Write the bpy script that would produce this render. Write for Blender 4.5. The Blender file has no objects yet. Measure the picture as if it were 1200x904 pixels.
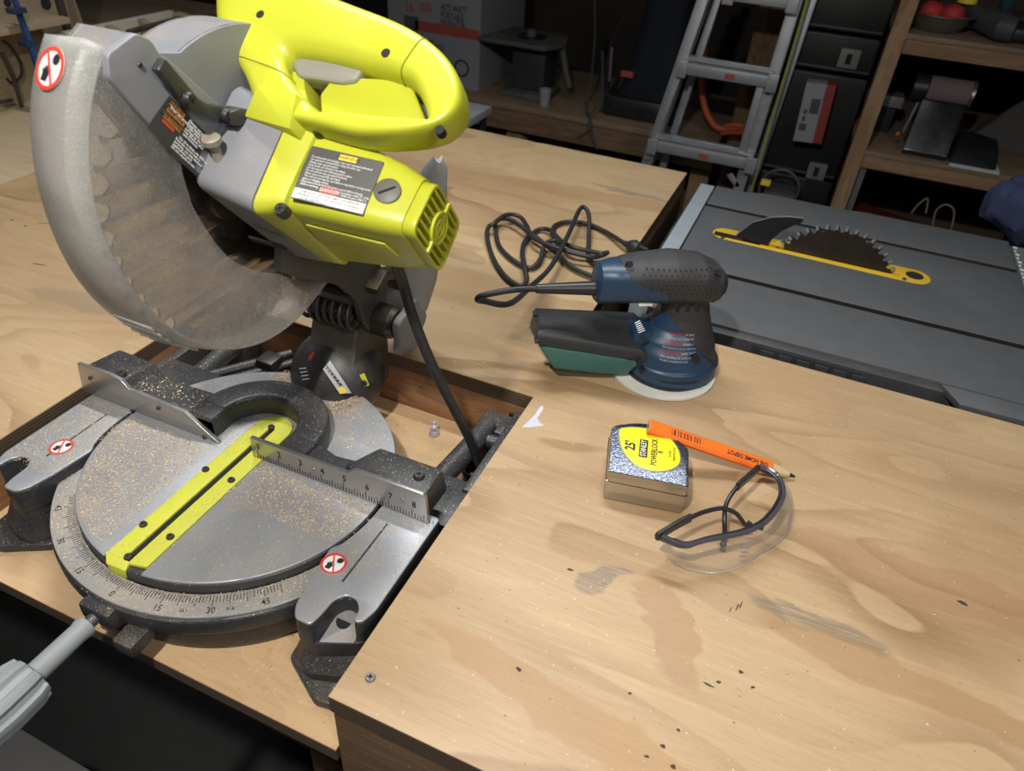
import bpy, bmesh, math, random
from mathutils import Vector as V, Matrix, noise as mnoise
random.seed(7)
# ------------------------------------------------------------------ camera
CAMH = 0.52
CX, CY, FOC = 600.0, 452.0, 850.0            # 1200x904 frame
def vdir(u, v): return V((u-CX, -(v-CY), -FOC)).normalized()
_Z = vdir(514, 1575)*-1; _X = vdir(-2150, -400)*-1
_X = (_X - _Z*_X.dot(_Z)).normalized(); _Y = _Z.cross(_X)
ROT = Matrix((_X, _Y, _Z))                   # camera -> world
CAMP = V((0, 0, CAMH))
S = bpy.context.scene
cd = bpy.data.cameras.new('camera'); cam = bpy.data.objects.new('camera', cd)
S.collection.objects.link(cam); S.camera = cam
cam.matrix_world = Matrix.Translation(CAMP) @ ROT.to_4x4()
cd.sensor_width = 36; cd.lens = FOC/1200*36; cd.clip_start = .01; cd.clip_end = 50
cd.dof.use_dof = True; cd.dof.focus_distance = .72; cd.dof.aperture_fstop = 8.5
# ------------------------------------------------------------------ world + lights + exposure
w = bpy.data.worlds.new('world'); S.world = w; w.use_nodes = True
w.node_tree.nodes['Background'].inputs[0].default_value = (.75, .85, 1, 1)
w.node_tree.nodes['Background'].inputs[1].default_value = .035
def lamp(name, loc, target, size, power, color):
    l = bpy.data.lights.new(name, 'AREA'); l.shape = 'DISK'; l.size = size; l.energy = power; l.color = color
    o = bpy.data.objects.new(name, l); S.collection.objects.link(o); o.location = loc
    o.rotation_euler = (V(target)-V(loc)).to_track_quat('-Z', 'Y').to_euler(); return o
lamp('work_light', (-.20, -.12, 1.02), (-.1, .6, 0), .05, 12.5, (1, .97, .92))
tl_ = lamp('ceiling_tube', (-.55, 1.05, 1.55), (-.55, .65, 0), .5, 11, (.95, .98, 1)); tl_.data.spread = math.radians(115); tl_.data.shape = 'RECTANGLE'; tl_.data.size = 1.1; tl_.data.size_y = .07
lamp('fill_light', (1.2, -.6, 1.3), (-.2, .5, 0), .7, 3.4, (1, .97, .93)).data.spread = math.radians(90)  # unseen fill lamp, added to lift the faces turned to the camera
S.view_settings.view_transform = 'Standard'; S.view_settings.look = 'None'
S.view_settings.exposure = 0; S.view_settings.gamma = 1; S.view_settings.use_curve_mapping = False

# ------------------------------------------------------------------ helpers: points
def hit(u, v, p0, n):
    d = ROT @ V((u-CX, -(v-CY), -FOC)); n = V(n)
    return CAMP + d*((V(p0)-CAMP).dot(n)/d.dot(n))
def az(u, v, z=0.): return hit(u, v, (0, 0, z), (0, 0, 1))
def ay(u, v, y): return hit(u, v, (0, y, 0), (0, 1, 0))
def ax(u, v, x): return hit(u, v, (x, 0, 0), (1, 0, 0))
# ------------------------------------------------------------------ helpers: materials
MC = {}
def nodes(name):
    m = bpy.data.materials.new(name); m.use_nodes = True; t = m.node_tree
    return m, t, t.nodes['Principled BSDF']
def N(t, typ, ins=None, **kw):
    n = t.nodes.new(typ)
    for k, v in kw.items(): setattr(n, k, v)
    for k, v in (ins or {}).items():
        if hasattr(v, 'is_output'): t.links.new(v, n.inputs[k])
        else: n.inputs[k].default_value = v
    return n
def c4(c): return (c[0], c[1], c[2], 1)
def srgb(r, g, b): return tuple(((x/255+.055)/1.055)**2.4 if x > 10 else x/255/12.92 for x in (r, g, b))
def ramp(t, fac, stops):
    n = N(t, 'ShaderNodeValToRGB', {0: fac}); e = n.color_ramp.elements
    while len(e) < len(stops): e.new(.5)
    for i, (p, c) in enumerate(stops):
        e[i].position = p; e[i].color = c4(c) if len(c) == 3 else c
    return n.outputs[0]
def rampf(t, fac, a, b): return ramp(t, fac, [(a, (0, 0, 0)), (b, (1, 1, 1))])
def mix(t, fac, a, b, mode='MIX'):
    n = N(t, 'ShaderNodeMix', data_type='RGBA', blend_type=mode)
    for k, v in ((0, fac), (6, a), (7, b)):
        if hasattr(v, 'is_output'): t.links.new(v, n.inputs[k])
        else: n.inputs[k].default_value = c4(v) if isinstance(v, tuple) and len(v) == 3 else v
    return n.outputs[2]
def mth(t, op, a, b=0.): return N(t, 'ShaderNodeMath', {0: a, 1: b}, operation=op).outputs[0]
def noise(t, vec, scale, detail=3, rough=.55, dist=0): return N(t, 'ShaderNodeTexNoise', {'Vector': vec, 'Scale': scale, 'Detail': detail, 'Roughness': rough, 'Distortion': dist}).outputs[0]
def obco(t, sc=(1, 1, 1)):
    o = N(t, 'ShaderNodeTexCoord').outputs['Object']
    return N(t, 'ShaderNodeMapping', {'Vector': o, 'Scale': sc}).outputs[0]
def bump(t, p, h, s=.2, d=.001): t.links.new(N(t, 'ShaderNodeBump', {'Height': h, 'Strength': s, 'Distance': d}).outputs[0], p.inputs['Normal'])
def mat(name, col, rough=.5, metal=0., dust=0., dustcol=(.42, .30, .17), var=.12, bmp=.15, bscale=900, spec=.5, chips=0.):
    """plain surface with slight mottling, fine relief and (dust) settled sawdust on upward faces"""
    if name in MC: return MC[name]
    m, t, p = nodes(name); co = obco(t)
    n1 = noise(t, co, 35, 4); c = mix(t, n1, tuple(x*(1-var) for x in col), tuple(min(1, x*(1+var)) for x in col))
    r = N(t, 'ShaderNodeMapRange', {0: n1, 3: max(.02, rough-.08), 4: min(1, rough+.1)}).outputs[0]
    if dust:
        nz = N(t, 'ShaderNodeSeparateXYZ', {0: N(t, 'ShaderNodeNewGeometry').outputs['Normal']}).outputs[2]
        up = N(t, 'ShaderNodeMapRange', {0: nz, 1: .05, 2: .85, 3: .25, 4: 1.}).outputs[0]
        fine = noise(t, co, 1300, 2, .75); big = noise(t, co, 14, 4, .6)
        f = mth(t, 'ADD', fine, mth(t, 'MULTIPLY', mth(t, 'SUBTRACT', big, .5), .55))
        th = .62-.28*dust
        k = mth(t, 'MULTIPLY', rampf(t, f, th, th+.1), mth(t, 'MULTIPLY', up, min(1, .45+.5*dust)))
        c = mix(t, k, c, dustcol)
        if chips:
            k2 = mth(t, 'MULTIPLY', rampf(t, noise(t, co, 620, 1, .6), .68-.10*chips, .73-.10*chips), up)
            c = mix(t, k2, c, (.62, .42, .2))
        r = mix(t, k, N(t, 'ShaderNodeCombineXYZ', {0: r, 1: r, 2: r}).outputs[0], (.9, .9, .9))
    t.links.new(c, p.inputs['Base Color']); t.links.new(r, p.inputs['Roughness'])
    p.inputs['Metallic'].default_value = metal; p.inputs['Specular IOR Level'].default_value = spec
    if bmp: bump(t, p, noise(t, co, bscale, 2), bmp, .0006)
    MC[name] = m; return m
def blob(t, co, cx, cy, rx, ry, ang):
    a = math.radians(ang)
    mp = N(t, 'ShaderNodeMapping', {'Vector': co, 'Location': (-cx, -cy, 0)}).outputs[0]
    mp = N(t, 'ShaderNodeMapping', {'Vector': mp, 'Rotation': (0, 0, -a)}).outputs[0]
    mp = N(t, 'ShaderNodeMapping', {'Vector': mp, 'Scale': (1/rx, 1/ry, 0)}).outputs[0]
    L = N(t, 'ShaderNodeVectorMath', {0: mp}, operation='LENGTH').outputs['Value']
    return N(t, 'ShaderNodeMapRange', {0: L, 1: 1.0, 2: .82, 3: 0., 4: 1.}).outputs[0]
def plywood(name, light, mid, dark, blobs=(), specks=1., rough=.5, sc=1., axis=0, dust=0.):
    if name in MC: return MC[name]
    m, t, p = nodes(name)
    st = (1.0*sc, 2.7*sc, 2.7*sc) if axis == 0 else (2.7*sc, 1.0*sc, 2.7*sc) if axis == 1 else (2.7*sc, 2.7*sc, 1.0*sc)
    fs = (14, 260, 260) if axis == 0 else (260, 14, 260) if axis == 1 else (260, 260, 14)
    co = obco(t, st); raw = obco(t)
    fig = noise(t, co, 2.3, 2, .42, .35)
    fig = mth(t, 'ADD', fig, mth(t, 'MULTIPLY', noise(t, obco(t, tuple(x*14 for x in st)), 1., 2), .012))
    saw = N(t, 'ShaderNodeMath', {0: mth(t, 'MULTIPLY', fig, 9.)}, operation='FRACT').outputs[0]
    bands = ramp(t, saw, [(0, (0, 0, 0)), (.45, (.10, .10, .10)), (.80, (.75, .75, .75)), (.93, (1, 1, 1)), (.965, (0, 0, 0))])
    big = noise(t, co, 1.5, 2, .5, .6)
    c = mix(t, rampf(t, big, .40, .60), light, mid)
    amp = N(t, 'ShaderNodeMapRange', {0: noise(t, co, 1.9, 1), 1: .38, 2: .62, 3: .16, 4: .80}).outputs[0]
    c = mix(t, mth(t, 'MULTIPLY', bands, amp), c, dark)
    fib = noise(t, obco(t, fs), 2.2, 3, .6)
    c = mix(t, mth(t, 'MULTIPLY', rampf(t, fib, .5, .8), .20), c, tuple(x*.62 for x in dark))
    fib2 = noise(t, obco(t, tuple(x*.35 for x in fs)), 2.0, 4, .7)
    c = mix(t, mth(t, 'MULTIPLY', rampf(t, fib2, .5, .75), .16), c, (.76, .60, .42))
    wob = N(t, 'ShaderNodeVectorMath', {0: raw, 1: N(t, 'ShaderNodeVectorMath', {0: N(t, 'ShaderNodeTexNoise', {'Vector': obco(t, (1, 2, 2)), 'Scale': 14., 'Detail': 4.}).outputs['Color'], 1: (.07, .04, 0)}, operation='MULTIPLY').outputs[0]}, operation='ADD').outputs[0]
    for (cx, cy, rx, ry, ang, col, amt) in blobs:
        k = mth(t, 'MULTIPLY', blob(t, wob, cx+.035, cy+.02, rx, ry, ang), amt)
        k = mth(t, 'MULTIPLY', k, rampf(t, fib, .2, .62)) if amt > .55 else k
        c = mix(t, k, c, col)
    if specks:
        sp = rampf(t, noise(t, obco(t, (1, 1.6, 1)), 190, 1, .4), .775, .80)
        c = mix(t, mth(t, 'MULTIPLY', sp, .75*specks), c, (.10, .06, .035))
        dash = rampf(t, noise(t, obco(t, (60, 700, 300) if axis == 0 else (700, 60, 300)), 1.6, 1), .70, .76)
        c = mix(t, mth(t, 'MULTIPLY', dash, .25*specks), c, (.13, .075, .035))
        wh = rampf(t, noise(t, raw, 330, 1, .4), .775, .80)
        c = mix(t, mth(t, 'MULTIPLY', wh, .5), c, (.85, .74, .55))
    dirt = noise(t, raw, 3.2, 5, .6)
    c = mix(t, mth(t, 'MULTIPLY', rampf(t, dirt, .52, .75), .18), c, (.25, .2, .16))
    t.links.new(c, p.inputs['Base Color'])
    r = N(t, 'ShaderNodeMapRange', {0: dirt, 3: rough-.1, 4: rough+.18}).outputs[0]; t.links.new(r, p.inputs['Roughness'])
    p.inputs['Specular IOR Level'].default_value = .4
    bump(t, p, mth(t, 'ADD', fib, mth(t, 'MULTIPLY', bands, .2)), .22, .0008)
    MC[name] = m; return m
def plyedge(name='ply_edge'):
    if name in MC: return MC[name]
    m, t, p = nodes(name); raw = obco(t)
    z = N(t, 'ShaderNodeSeparateXYZ', {0: raw}).outputs[2]
    wz = mth(t, 'ADD', z, mth(t, 'MULTIPLY', noise(t, raw, 60, 3), .0016))
    s = N(t, 'ShaderNodeMath', {0: mth(t, 'MULTIPLY', wz, 260.)}, operation='FRACT').outputs[0]
    c = mix(t, rampf(t, s, .42, .58), (.15, .10, .055), (.045, .03, .018))
    c = mix(t, mth(t, 'MULTIPLY', noise(t, obco(t, (40, 40, 500)), 3, 3), .6), c, (.09, .055, .03))
    t.links.new(c, p.inputs['Base Color']); p.inputs['Roughness'].default_value = .85
    bump(t, p, s, .5, .0008); MC[name] = m; return m
def clear(name, tint, alpha_lo, alpha_hi, rough=.15, scale=60, grit=0., tr=(1, 1, 1), frk=.5, transl=0.):
    """see-through plastic: a real transparent/glossy mix, hazed by fine dust"""
    m, t, p = nodes(name); co = obco(t)
    out = t.nodes['Material Output']; t.nodes.remove(p)
    g = N(t, 'ShaderNodeBsdfPrincipled', {'Base Color': c4(tint), 'Roughness': rough, 'Specular IOR Level': .5})
    tl = N(t, 'ShaderNodeBsdfTranslucent', {0: c4(tint)}); g0_ = g; g = N(t, 'ShaderNodeMixShader', {0: transl, 1: g0_.outputs[0], 2: tl.outputs[0]})
    T = N(t, 'ShaderNodeBsdfTransparent', {0: c4(tr)})
    n1 = noise(t, co, scale, 6, .7)
    f = N(t, 'ShaderNodeMapRange', {0: n1, 1: .3, 2: .7, 3: alpha_lo, 4: alpha_hi}).outputs[0]
    if grit:
        f = mth(t, 'ADD', f, mth(t, 'MULTIPLY', rampf(t, noise(t, co, 700, 2, .6), .52, .68), grit))
        sc = rampf(t, noise(t, obco(t, (1, 22, 90)), 9, 2), .70, .74)
        f = mth(t, 'ADD', f, mth(t, 'MULTIPLY', sc, grit*1.2))
    fr = mth(t, 'ADD', .03, mth(t, 'POWER', N(t, 'ShaderNodeLayerWeight', {'Blend': .5}).outputs['Facing'], 3.5))
    f = N(t, 'ShaderNodeClamp', {0: mth(t, 'ADD', f, mth(t, 'MULTIPLY', fr, frk))}).outputs[0]
    mx = N(t, 'ShaderNodeMixShader', {0: f, 1: T.outputs[0], 2: g.outputs[0]})
    t.links.new(mx.outputs[0], out.inputs[0])
    if grit: t.links.new(N(t, 'ShaderNodeBump', {'Height': noise(t, co, 500, 3), 'Strength': .35, 'Distance': .0006}).outputs[0], g0_.inputs['Normal'])
    MC[name] = m; return m
# ------------------------------------------------------------------ helpers: objects
def link(name, me, m, parent=None, **pr):
    o = bpy.data.objects.new(name, me); S.collection.objects.link(o)
    if m: me.materials.append(m)
    if parent:
        o.parent = parent
        q = parent; off = V((0, 0, 0))
        while q: off += q.location; q = q.parent
        me.transform(Matrix.Translation(-off))
    for k, v in pr.items(): o[k] = v
    return o
def thing(name, label, cat, loc=(0, 0, 0), group=None):
    o = bpy.data.objects.new(name, None); S.collection.objects.link(o); o.location = loc; o.empty_display_size = .02
    o['label'] = label; o['category'] = cat
    if group: o['group'] = group
    return o
def tag(o, label, cat, group=None):
    o['label'] = label; o['category'] = cat
    if group: o['group'] = group
    return o
def recenter(o):
    """put a single-mesh thing's origin at its base"""
    me = o.data; xs = [v.co for v in me.vertices]
    c = V(((min(p.x for p in xs)+max(p.x for p in xs))/2, (min(p.y for p in xs)+max(p.y for p in xs))/2, min(p.z for p in xs)))
    me.transform(Matrix.Translation(-c)); o.location = o.location+c; return o
def frame(o, x, y, z=None):
    x = V(x).normalized(); y = V(y); y = (y-x*y.dot(x)).normalized(); z = x.cross(y)
    m = Matrix((x, y, z)).transposed().to_4x4(); m.translation = V(o); return m
YZ = lambda x=0.: Matrix(((0, 0, 1, x), (1, 0, 0, 0), (0, 1, 0, 0), (0, 0, 0, 1)))       # 2D (a,b) -> (y,z), thickness along x
XZ = lambda y=0.: Matrix(((1, 0, 0, 0), (0, 0, -1, y), (0, 1, 0, 0), (0, 0, 0, 1)))      # 2D (a,b) -> (x,z)
XY = lambda z=0.: Matrix.Translation((0, 0, z))
def smooth(bm, ang=38):
    for f in bm.faces: f.smooth = True
    a = math.radians(ang)
    for e in bm.edges:
        if len(e.link_faces) == 2 and e.calc_face_angle(0) > a: e.smooth = False
class B:
    def __init__(s): s.bm = bmesh.new()
    def merge(s, o, M=None):
        me = bpy.data.meshes.new('t')
        if isinstance(o, B): o.bm.to_mesh(me); o.bm.free()
        else: me = o.copy()
        if M: me.transform(M)
        s.bm.from_mesh(me); bpy.data.meshes.remove(me); return s
    def box(s, a, b, bev=0., M=None):
        t = bmesh.new(); bmesh.ops.create_cube(t, size=1)
        a = V(a); b = V(b)
        for v in t.verts: v.co = V((a[i] if v.co[i] < 0 else b[i] for i in range(3)))
        if bev: bmesh.ops.bevel(t, geom=t.edges[:], offset=bev, segments=2, affect='EDGES', profile=.7)
        if M: bmesh.ops.transform(t, matrix=M, verts=t.verts)
        bmesh.ops.recalc_face_normals(t, faces=t.faces)
        me = bpy.data.meshes.new('t'); t.to_mesh(me); t.free(); s.bm.from_mesh(me); bpy.data.meshes.remove(me); return s
    def hull(s, pts, bev=0., seg=2):
        t = bmesh.new()
        for p in pts: t.verts.new(p)
        r = bmesh.ops.convex_hull(t, input=t.verts)
        bmesh.ops.delete(t, geom=[g for g in r['geom_interior'] if isinstance(g, bmesh.types.BMVert)], context='VERTS')
        bmesh.ops.dissolve_limit(t, angle_limit=.03, verts=t.verts, edges=t.edges)
        if bev: bmesh.ops.bevel(t, geom=t.edges[:], offset=bev, segments=seg, affect='EDGES', profile=.6, clamp_overlap=True)
        bmesh.ops.recalc_face_normals(t, faces=t.faces)
        me = bpy.data.meshes.new('t'); t.to_mesh(me); t.free(); s.bm.from_mesh(me); bpy.data.meshes.remove(me); return s
    def rings(s, R, cap=True, closed=True):
        vs = [[s.bm.verts.new(p) for p in r] for r in R]; n = len(R[0])
        for a, b in zip(vs, vs[1:]):
            for i in range(n if closed else n-1):
                s.bm.faces.new((a[i], a[(i+1) % n], b[(i+1) % n], b[i]))
        if cap: s.bm.faces.new(vs[0][::-1]); s.bm.faces.new(vs[-1])
        return s
    def tube(s, pts, r, n=10, cap=True):
        pts = [V(p) for p in pts]; k = len(pts); rr = r if isinstance(r, (list, tuple)) else [r]*k
        up = None; R = []
        for i, p in enumerate(pts):
            d = (pts[min(i+1, k-1)]-pts[max(i-1, 0)]).normalized()
            if up is None: up = d.orthogonal().normalized()
            up = (up-d*up.dot(d)).normalized(); q = d.cross(up)
            R.append([p+(up*math.cos(a)+q*math.sin(a))*rr[i] for a in (2*math.pi*j/n for j in range(n))])
        return s.rings(R, cap)
    def cyl(s, p0, p1, r0, r1=None, n=20): return s.tube([p0, p1], [r0, r0 if r1 is None else r1], n)
    def lathe(s, prof, M, n=28):
        """prof: (r, h) along local z of M"""
        R = [[M @ V((max(r, 1e-5)*math.cos(2*math.pi*j/n), max(r, 1e-5)*math.sin(2*math.pi*j/n), h)) for j in range(n)] for r, h in prof]
        return s.rings(R)
    def ball(s, c, r, sc=(1, 1, 1), M=None, n=20):
        t = bmesh.new(); bmesh.ops.create_uvsphere(t, u_segments=n, v_segments=n//2+2, radius=r)
        for v in t.verts:
            q = V((v.co.x*sc[0], v.co.y*sc[1], v.co.z*sc[2]))
            v.co = (M.to_3x3() @ q if M else q)+V(c)
        me = bpy.data.meshes.new('t'); t.to_mesh(me); t.free(); s.bm.from_mesh(me); bpy.data.meshes.remove(me); return s
    def quad(s, *p): s.bm.faces.new([s.bm.verts.new(q) for q in p]); return s
    def mesh(s, ang=38):
        bmesh.ops.recalc_face_normals(s.bm, faces=s.bm.faces)
        smooth(s.bm, ang); me = bpy.data.meshes.new('m'); s.bm.to_mesh(me); s.bm.free(); return me
    def obj(s, name, m, parent=None, ang=38, **pr): return link(name, s.mesh(ang), m, parent, **pr)
def curve_mesh(cu):
    o = bpy.data.objects.new('t', cu); S.collection.objects.link(o)
    dg = bpy.context.evaluated_depsgraph_get(); me = bpy.data.meshes.new_from_object(o.evaluated_get(dg))
    bpy.data.objects.remove(o); bpy.data.curves.remove(cu); me.materials.clear(); return me
def plate(loops, th, M, bev=.0015, res=2):
    """rounded plate with holes: 2D loops (outer first), thickness th centred on the plane of M"""
    cu = bpy.data.curves.new('c', 'CURVE'); cu.dimensions = '2D'; cu.fill_mode = 'BOTH'
    bev = min(bev, th/2*.98); cu.extrude = th/2-bev; cu.bevel_depth = bev; cu.bevel_resolution = res; cu.offset = -bev
    if not isinstance(loops[0][0], (tuple, list, V)): loops = [loops]
    for L in loops:
        sp = cu.splines.new('POLY'); sp.points.add(len(L)-1); sp.use_cyclic_u = True
        for i, p in enumerate(L): sp.points[i].co = (p[0], p[1], 0, 1)
    me = curve_mesh(cu); bm = bmesh.new(); bm.from_mesh(me); bmesh.ops.remove_doubles(bm, verts=bm.verts, dist=1e-6)
    bmesh.ops.transform(bm, matrix=M, verts=bm.verts)
    if M.to_3x3().determinant() < 0: bmesh.ops.reverse_faces(bm, faces=bm.faces)
    smooth(bm, 30); bm.to_mesh(me); bm.free(); return me
def rp(pts, r, n=4):
    """round the corners of a polygon"""
    out = []; k = len(pts); rr = r if isinstance(r, (list, tuple)) else [r]*k
    for i in range(k):
        p = V(pts[i]); a = V(pts[i-1])-p; b = V(pts[(i+1) % k])-p
        d = min(rr[i], a.length*.48, b.length*.48)
        if d < 1e-6: out += [p]*(n+1); continue
        A = p+a.normalized()*d; C = p+b.normalized()*d
        for j in range(n+1):
            t = j/n; out.append(A*(1-t)**2+p*2*t*(1-t)+C*t*t)
    return out
def cr(pts, n=6, closed=False):
    """Catmull-Rom through points"""
    P = [V(p) for p in pts]; k = len(P); out = []
    for i in range(k if closed else k-1):
        g = lambda j: P[j % k] if closed else P[max(0, min(k-1, j))]
        a, b, c, d = g(i-1), g(i), g(i+1), g(i+2)
        for s in range(n):
            t = s/n; out.append(.5*((2*b)+(c-a)*t+(2*a-5*b+4*c-d)*t*t+(3*b-a-3*c+d)*t**3))
    if not closed: out.append(P[-1])
    return out
def arc(cx, cy, r, a0, a1, n=24): return [(cx+r*math.cos(math.radians(a0+(a1-a0)*i/n)), cy+r*math.sin(math.radians(a0+(a1-a0)*i/n))) for i in range(n+1)]
def ribbon(pts, wd):
    P = [V(p) for p in pts]; L = []; Rr = []
    for i, p in enumerate(P):
        d = (P[min(i+1, len(P)-1)]-P[max(i-1, 0)]).normalized(); n = V((-d.y, d.x)); h = (wd[i] if isinstance(wd, (list, tuple)) else wd)/2
        L.append(p+n*h); Rr.append(p-n*h)
    return L+Rr[::-1]
def lathm(o, axis): return V(axis).to_track_quat('Z', 'Y').to_matrix().to_4x4().copy() if False else Matrix.Translation(V(o)) @ V(axis).to_track_quat('Z', 'Y').to_matrix().to_4x4()
def sup(t, n=2.6):
    c, s = math.cos(t), math.sin(t); return (math.copysign(abs(c)**(2/n), c), math.copysign(abs(s)**(2/n), s))
def text_mesh(body, size, bold=0., ext=.0001, align='CENTER', sx=1., shear=0.):
    cu = bpy.data.curves.new('f', 'FONT'); cu.body = body; cu.size = size; cu.extrude = ext; cu.offset = bold*size*.5
    cu.align_x = align; cu.align_y = 'CENTER'; cu.resolution_u = 2; cu.shear = shear
    me = curve_mesh(cu)
    if sx != 1: me.transform(Matrix.Diagonal((sx, 1, 1, 1)))
    return me
def letters(parent, items, M, m, name='lettering', warp=None, **pr):
    """items: (text, x, y, size[, align[, bold[, sx]]]) on the plane of M, one mesh"""
    b = bmesh.new()
    for it in items:
        tx, x, y, s = it[:4]; al = it[4] if len(it) > 4 else 'CENTER'; bo = (it[5] if len(it) > 5 else .0)*.6; sx = it[6] if len(it) > 6 else 1
        me = text_mesh(tx, s, bo, .0001, al, sx); me.transform(Matrix.Translation((x, y, 0))); b.from_mesh(me); bpy.data.meshes.remove(me)
    if warp:
        for v in b.verts: v.co = warp(v.co)
    else: bmesh.ops.transform(b, matrix=M, verts=b.verts)
    me = bpy.data.meshes.new('l'); b.to_mesh(me); b.free()
    return link(name, me, m, parent, **pr)
def screw(parent, p, nrm, r=.004, m=None, name='screw', h=.002):
    b = B(); M = lathm(p, nrm)
    b.lathe([(0, -h), (r, -h), (r, h*.4), (r*.8, h), (0, h)], M, 16)
    o = b.obj(name, m or M_['black_screw'], parent)
    x = B()
    for a in (0, math.pi/2):
        x.box((-r*.55, -r*.12, h*.98), (r*.55, r*.12, h*1.12), M=M @ Matrix.Rotation(a+.4, 4, 'Z'))
    x.obj('screw_recess', M_['void'], o); return o
def sticker(parent, o, xd, yd, r, sx=1.):
    """round red prohibition sticker with a hand and blade pictogram"""
    F = frame(o, xd, yd) @ Matrix.Diagonal((sx, 1, 1, 1))
    st = link('warning_sticker', plate(arc(0, 0, r, 0, 354, 40), .0004, F, .0001), M_['white_label'], parent, label='round white sticker with a red prohibition ring')
    ring = plate([arc(0, 0, r, 0, 354, 40), arc(0, 0, r*.80, 0, 354, 40)], .0004, F @ Matrix.Translation((0, 0, .0003)), .0001)
    b = B().merge(ring); b.box((-r*.86, -r*.06, .0002), (r*.86, r*.06, .0006), M=F @ Matrix.Rotation(math.radians(-65), 4, 'Z'))
    b.obj('prohibition_ring', M_['red_print'], st)
    h = B().merge(plate([(r*x, r*y) for x, y in [(-.5, -.55), (-.1, -.6), (.02, -.25), (.15, -.1), (.05, .02), (-.08, -.12), (-.12, .15), (-.2, .15), (-.2, -.05), (-.27, .12), (-.35, .1), (-.33, -.1), (-.42, .02), (-.5, -.04), (-.44, -.2)]], .0003, F @ Matrix.Translation((0, 0, .00025)), .00005))
    saw = [(r*(.35+rr*math.cos(t)), r*(.42+rr*math.sin(t))) for i in range(22) for t, rr in [(2*math.pi*i/22, .3 if i % 2 else .22)]]
    h.merge(plate(saw, .0003, F @ Matrix.Translation((0, 0, .00025)), .00005))
    h.obj('pictogram', M_['black_print'], st); return st
from mathutils.bvhtree import BVHTree
def cast(objs, u, v):
    """where the sight line of pixel (u, v) first meets one of these parts"""
    d = (ROT @ V((u-CX, -(v-CY), -FOC))).normalized(); best = None
    for o in objs:
        off = V((0, 0, 0)); q = o
        while q: off += q.location; q = q.parent
        t = BVHTree.FromPolygons([w.co+off for w in o.data.vertices], [list(p.vertices) for p in o.data.polygons])
        l, n, i, ds = t.ray_cast(CAMP, d)
        if l is not None and (best is None or ds < best[2]): best = (l, n, ds)
    return best[:2] if best else (None, None)
M_ = {}
def mats():
    M_['void'] = mat('recess_black', (.008, .008, .009), .8, bmp=0)
    M_['black_screw'] = mat('black_screw', (.035, .034, .033), .45, .4, dust=.15)
    M_['white_label'] = mat('white_label', (.72, .72, .72), .45, bmp=0)
    M_['red_print'] = mat('red_print', (.60, .06, .03), .5, bmp=0)
    M_['orange_print'] = mat('orange_print', (.75, .28, .02), .5, bmp=0)
    M_['yellow_print'] = mat('yellow_print', (.80, .62, .05), .5, bmp=0)
    M_['black_print'] = mat('black_print', (.02, .02, .025), .5, bmp=0)
    M_['white_print'] = mat('white_print', (.75, .75, .75), .5, bmp=0)
    M_['lime'] = mat('lime_plastic', (.47, .485, .03), .34, dust=.06, var=.05, bmp=.12)
    M_['lime_insert'] = mat('lime_insert', (.60, .62, .05), .45, dust=.22, var=.07, chips=.2)
    M_['casting'] = mat('grey_casting', (.185, .19, .205), .5, .05, dust=.35, var=.12)
    M_['gear'] = mat('grey_gearbox', (.20, .205, .225), .48, .05, dust=.2, var=.06)
    M_['alu'] = mat('dusty_aluminium', (.33, .35, .385), .36, .35, dust=.30, chips=.5, dustcol=(.36, .30, .22))
    M_['alu_ring'] = mat('scale_aluminium', (.36, .37, .385), .38, .35, dust=.45, chips=.5, dustcol=(.38, .32, .23))
    M_['fence'] = mat('brushed_fence', (.42, .41, .40), .3, .8, dust=.12, var=.05)
    M_['base'] = mat('dark_base_casting', (.032, .034, .038), .42, .1, dust=.22, var=.15, chips=.05, dustcol=(.25, .2, .15))
    M_['blackp'] = mat('black_plastic', (.028, .028, .030), .42, dust=.1)
    M_['blackc'] = mat('black_clean', (.016, .016, .018), .38)
    M_['rubber'] = mat('black_rubber', (.018, .018, .02), .5, bmp=.1)
    M_['steel'] = mat('steel', (.42, .42, .43), .3, .9, dust=.2)
    M_['dsteel'] = mat('dark_steel', (.07, .066, .062), .42, .7, dust=.3)
    M_['greyp'] = mat('grey_plastic', (.27, .29, .29), .42)
    M_['cloth'] = mat('grey_cloth', (.33, .33, .33), .9, dust=.2, bmp=.6, bscale=1500)
    M_['pine'] = plywood('pine_lumber', (.26, .16, .085), (.20, .12, .06), (.2, .1, .04), specks=0, rough=.6, sc=2)
    M_['pine_z'] = plywood('pine_upright', (.30, .185, .095), (.24, .14, .07), (.2, .1, .04), specks=0, rough=.6, sc=2, axis=2)
    M_['edge'] = plyedge()
mats()
# ================================================================== SETTING
FLZ = -.92
def struct(name, b, m): 
    o = b.obj(name, m); o['kind'] = 'structure'; return o
struct('floor', B().box((-4.2, -2.2, FLZ-.05), (3.2, 3.6, FLZ)), mat('concrete_floor', (.03, .03, .03), .8, var=.3, bmp=.4, bscale=120))
struct('wall_back', B().box((-4.2, 3.3, FLZ), (3.2, 3.4, 1.8)), mat('back_wall_brown', (.03, .022, .016), .9, var=.3))
struct('wall_left', B().box((-4.2, -2.2, FLZ), (-4.1, 3.3, 1.8)), mat('side_wall_brown', (.06, .045, .03), .9, var=.3))
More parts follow.
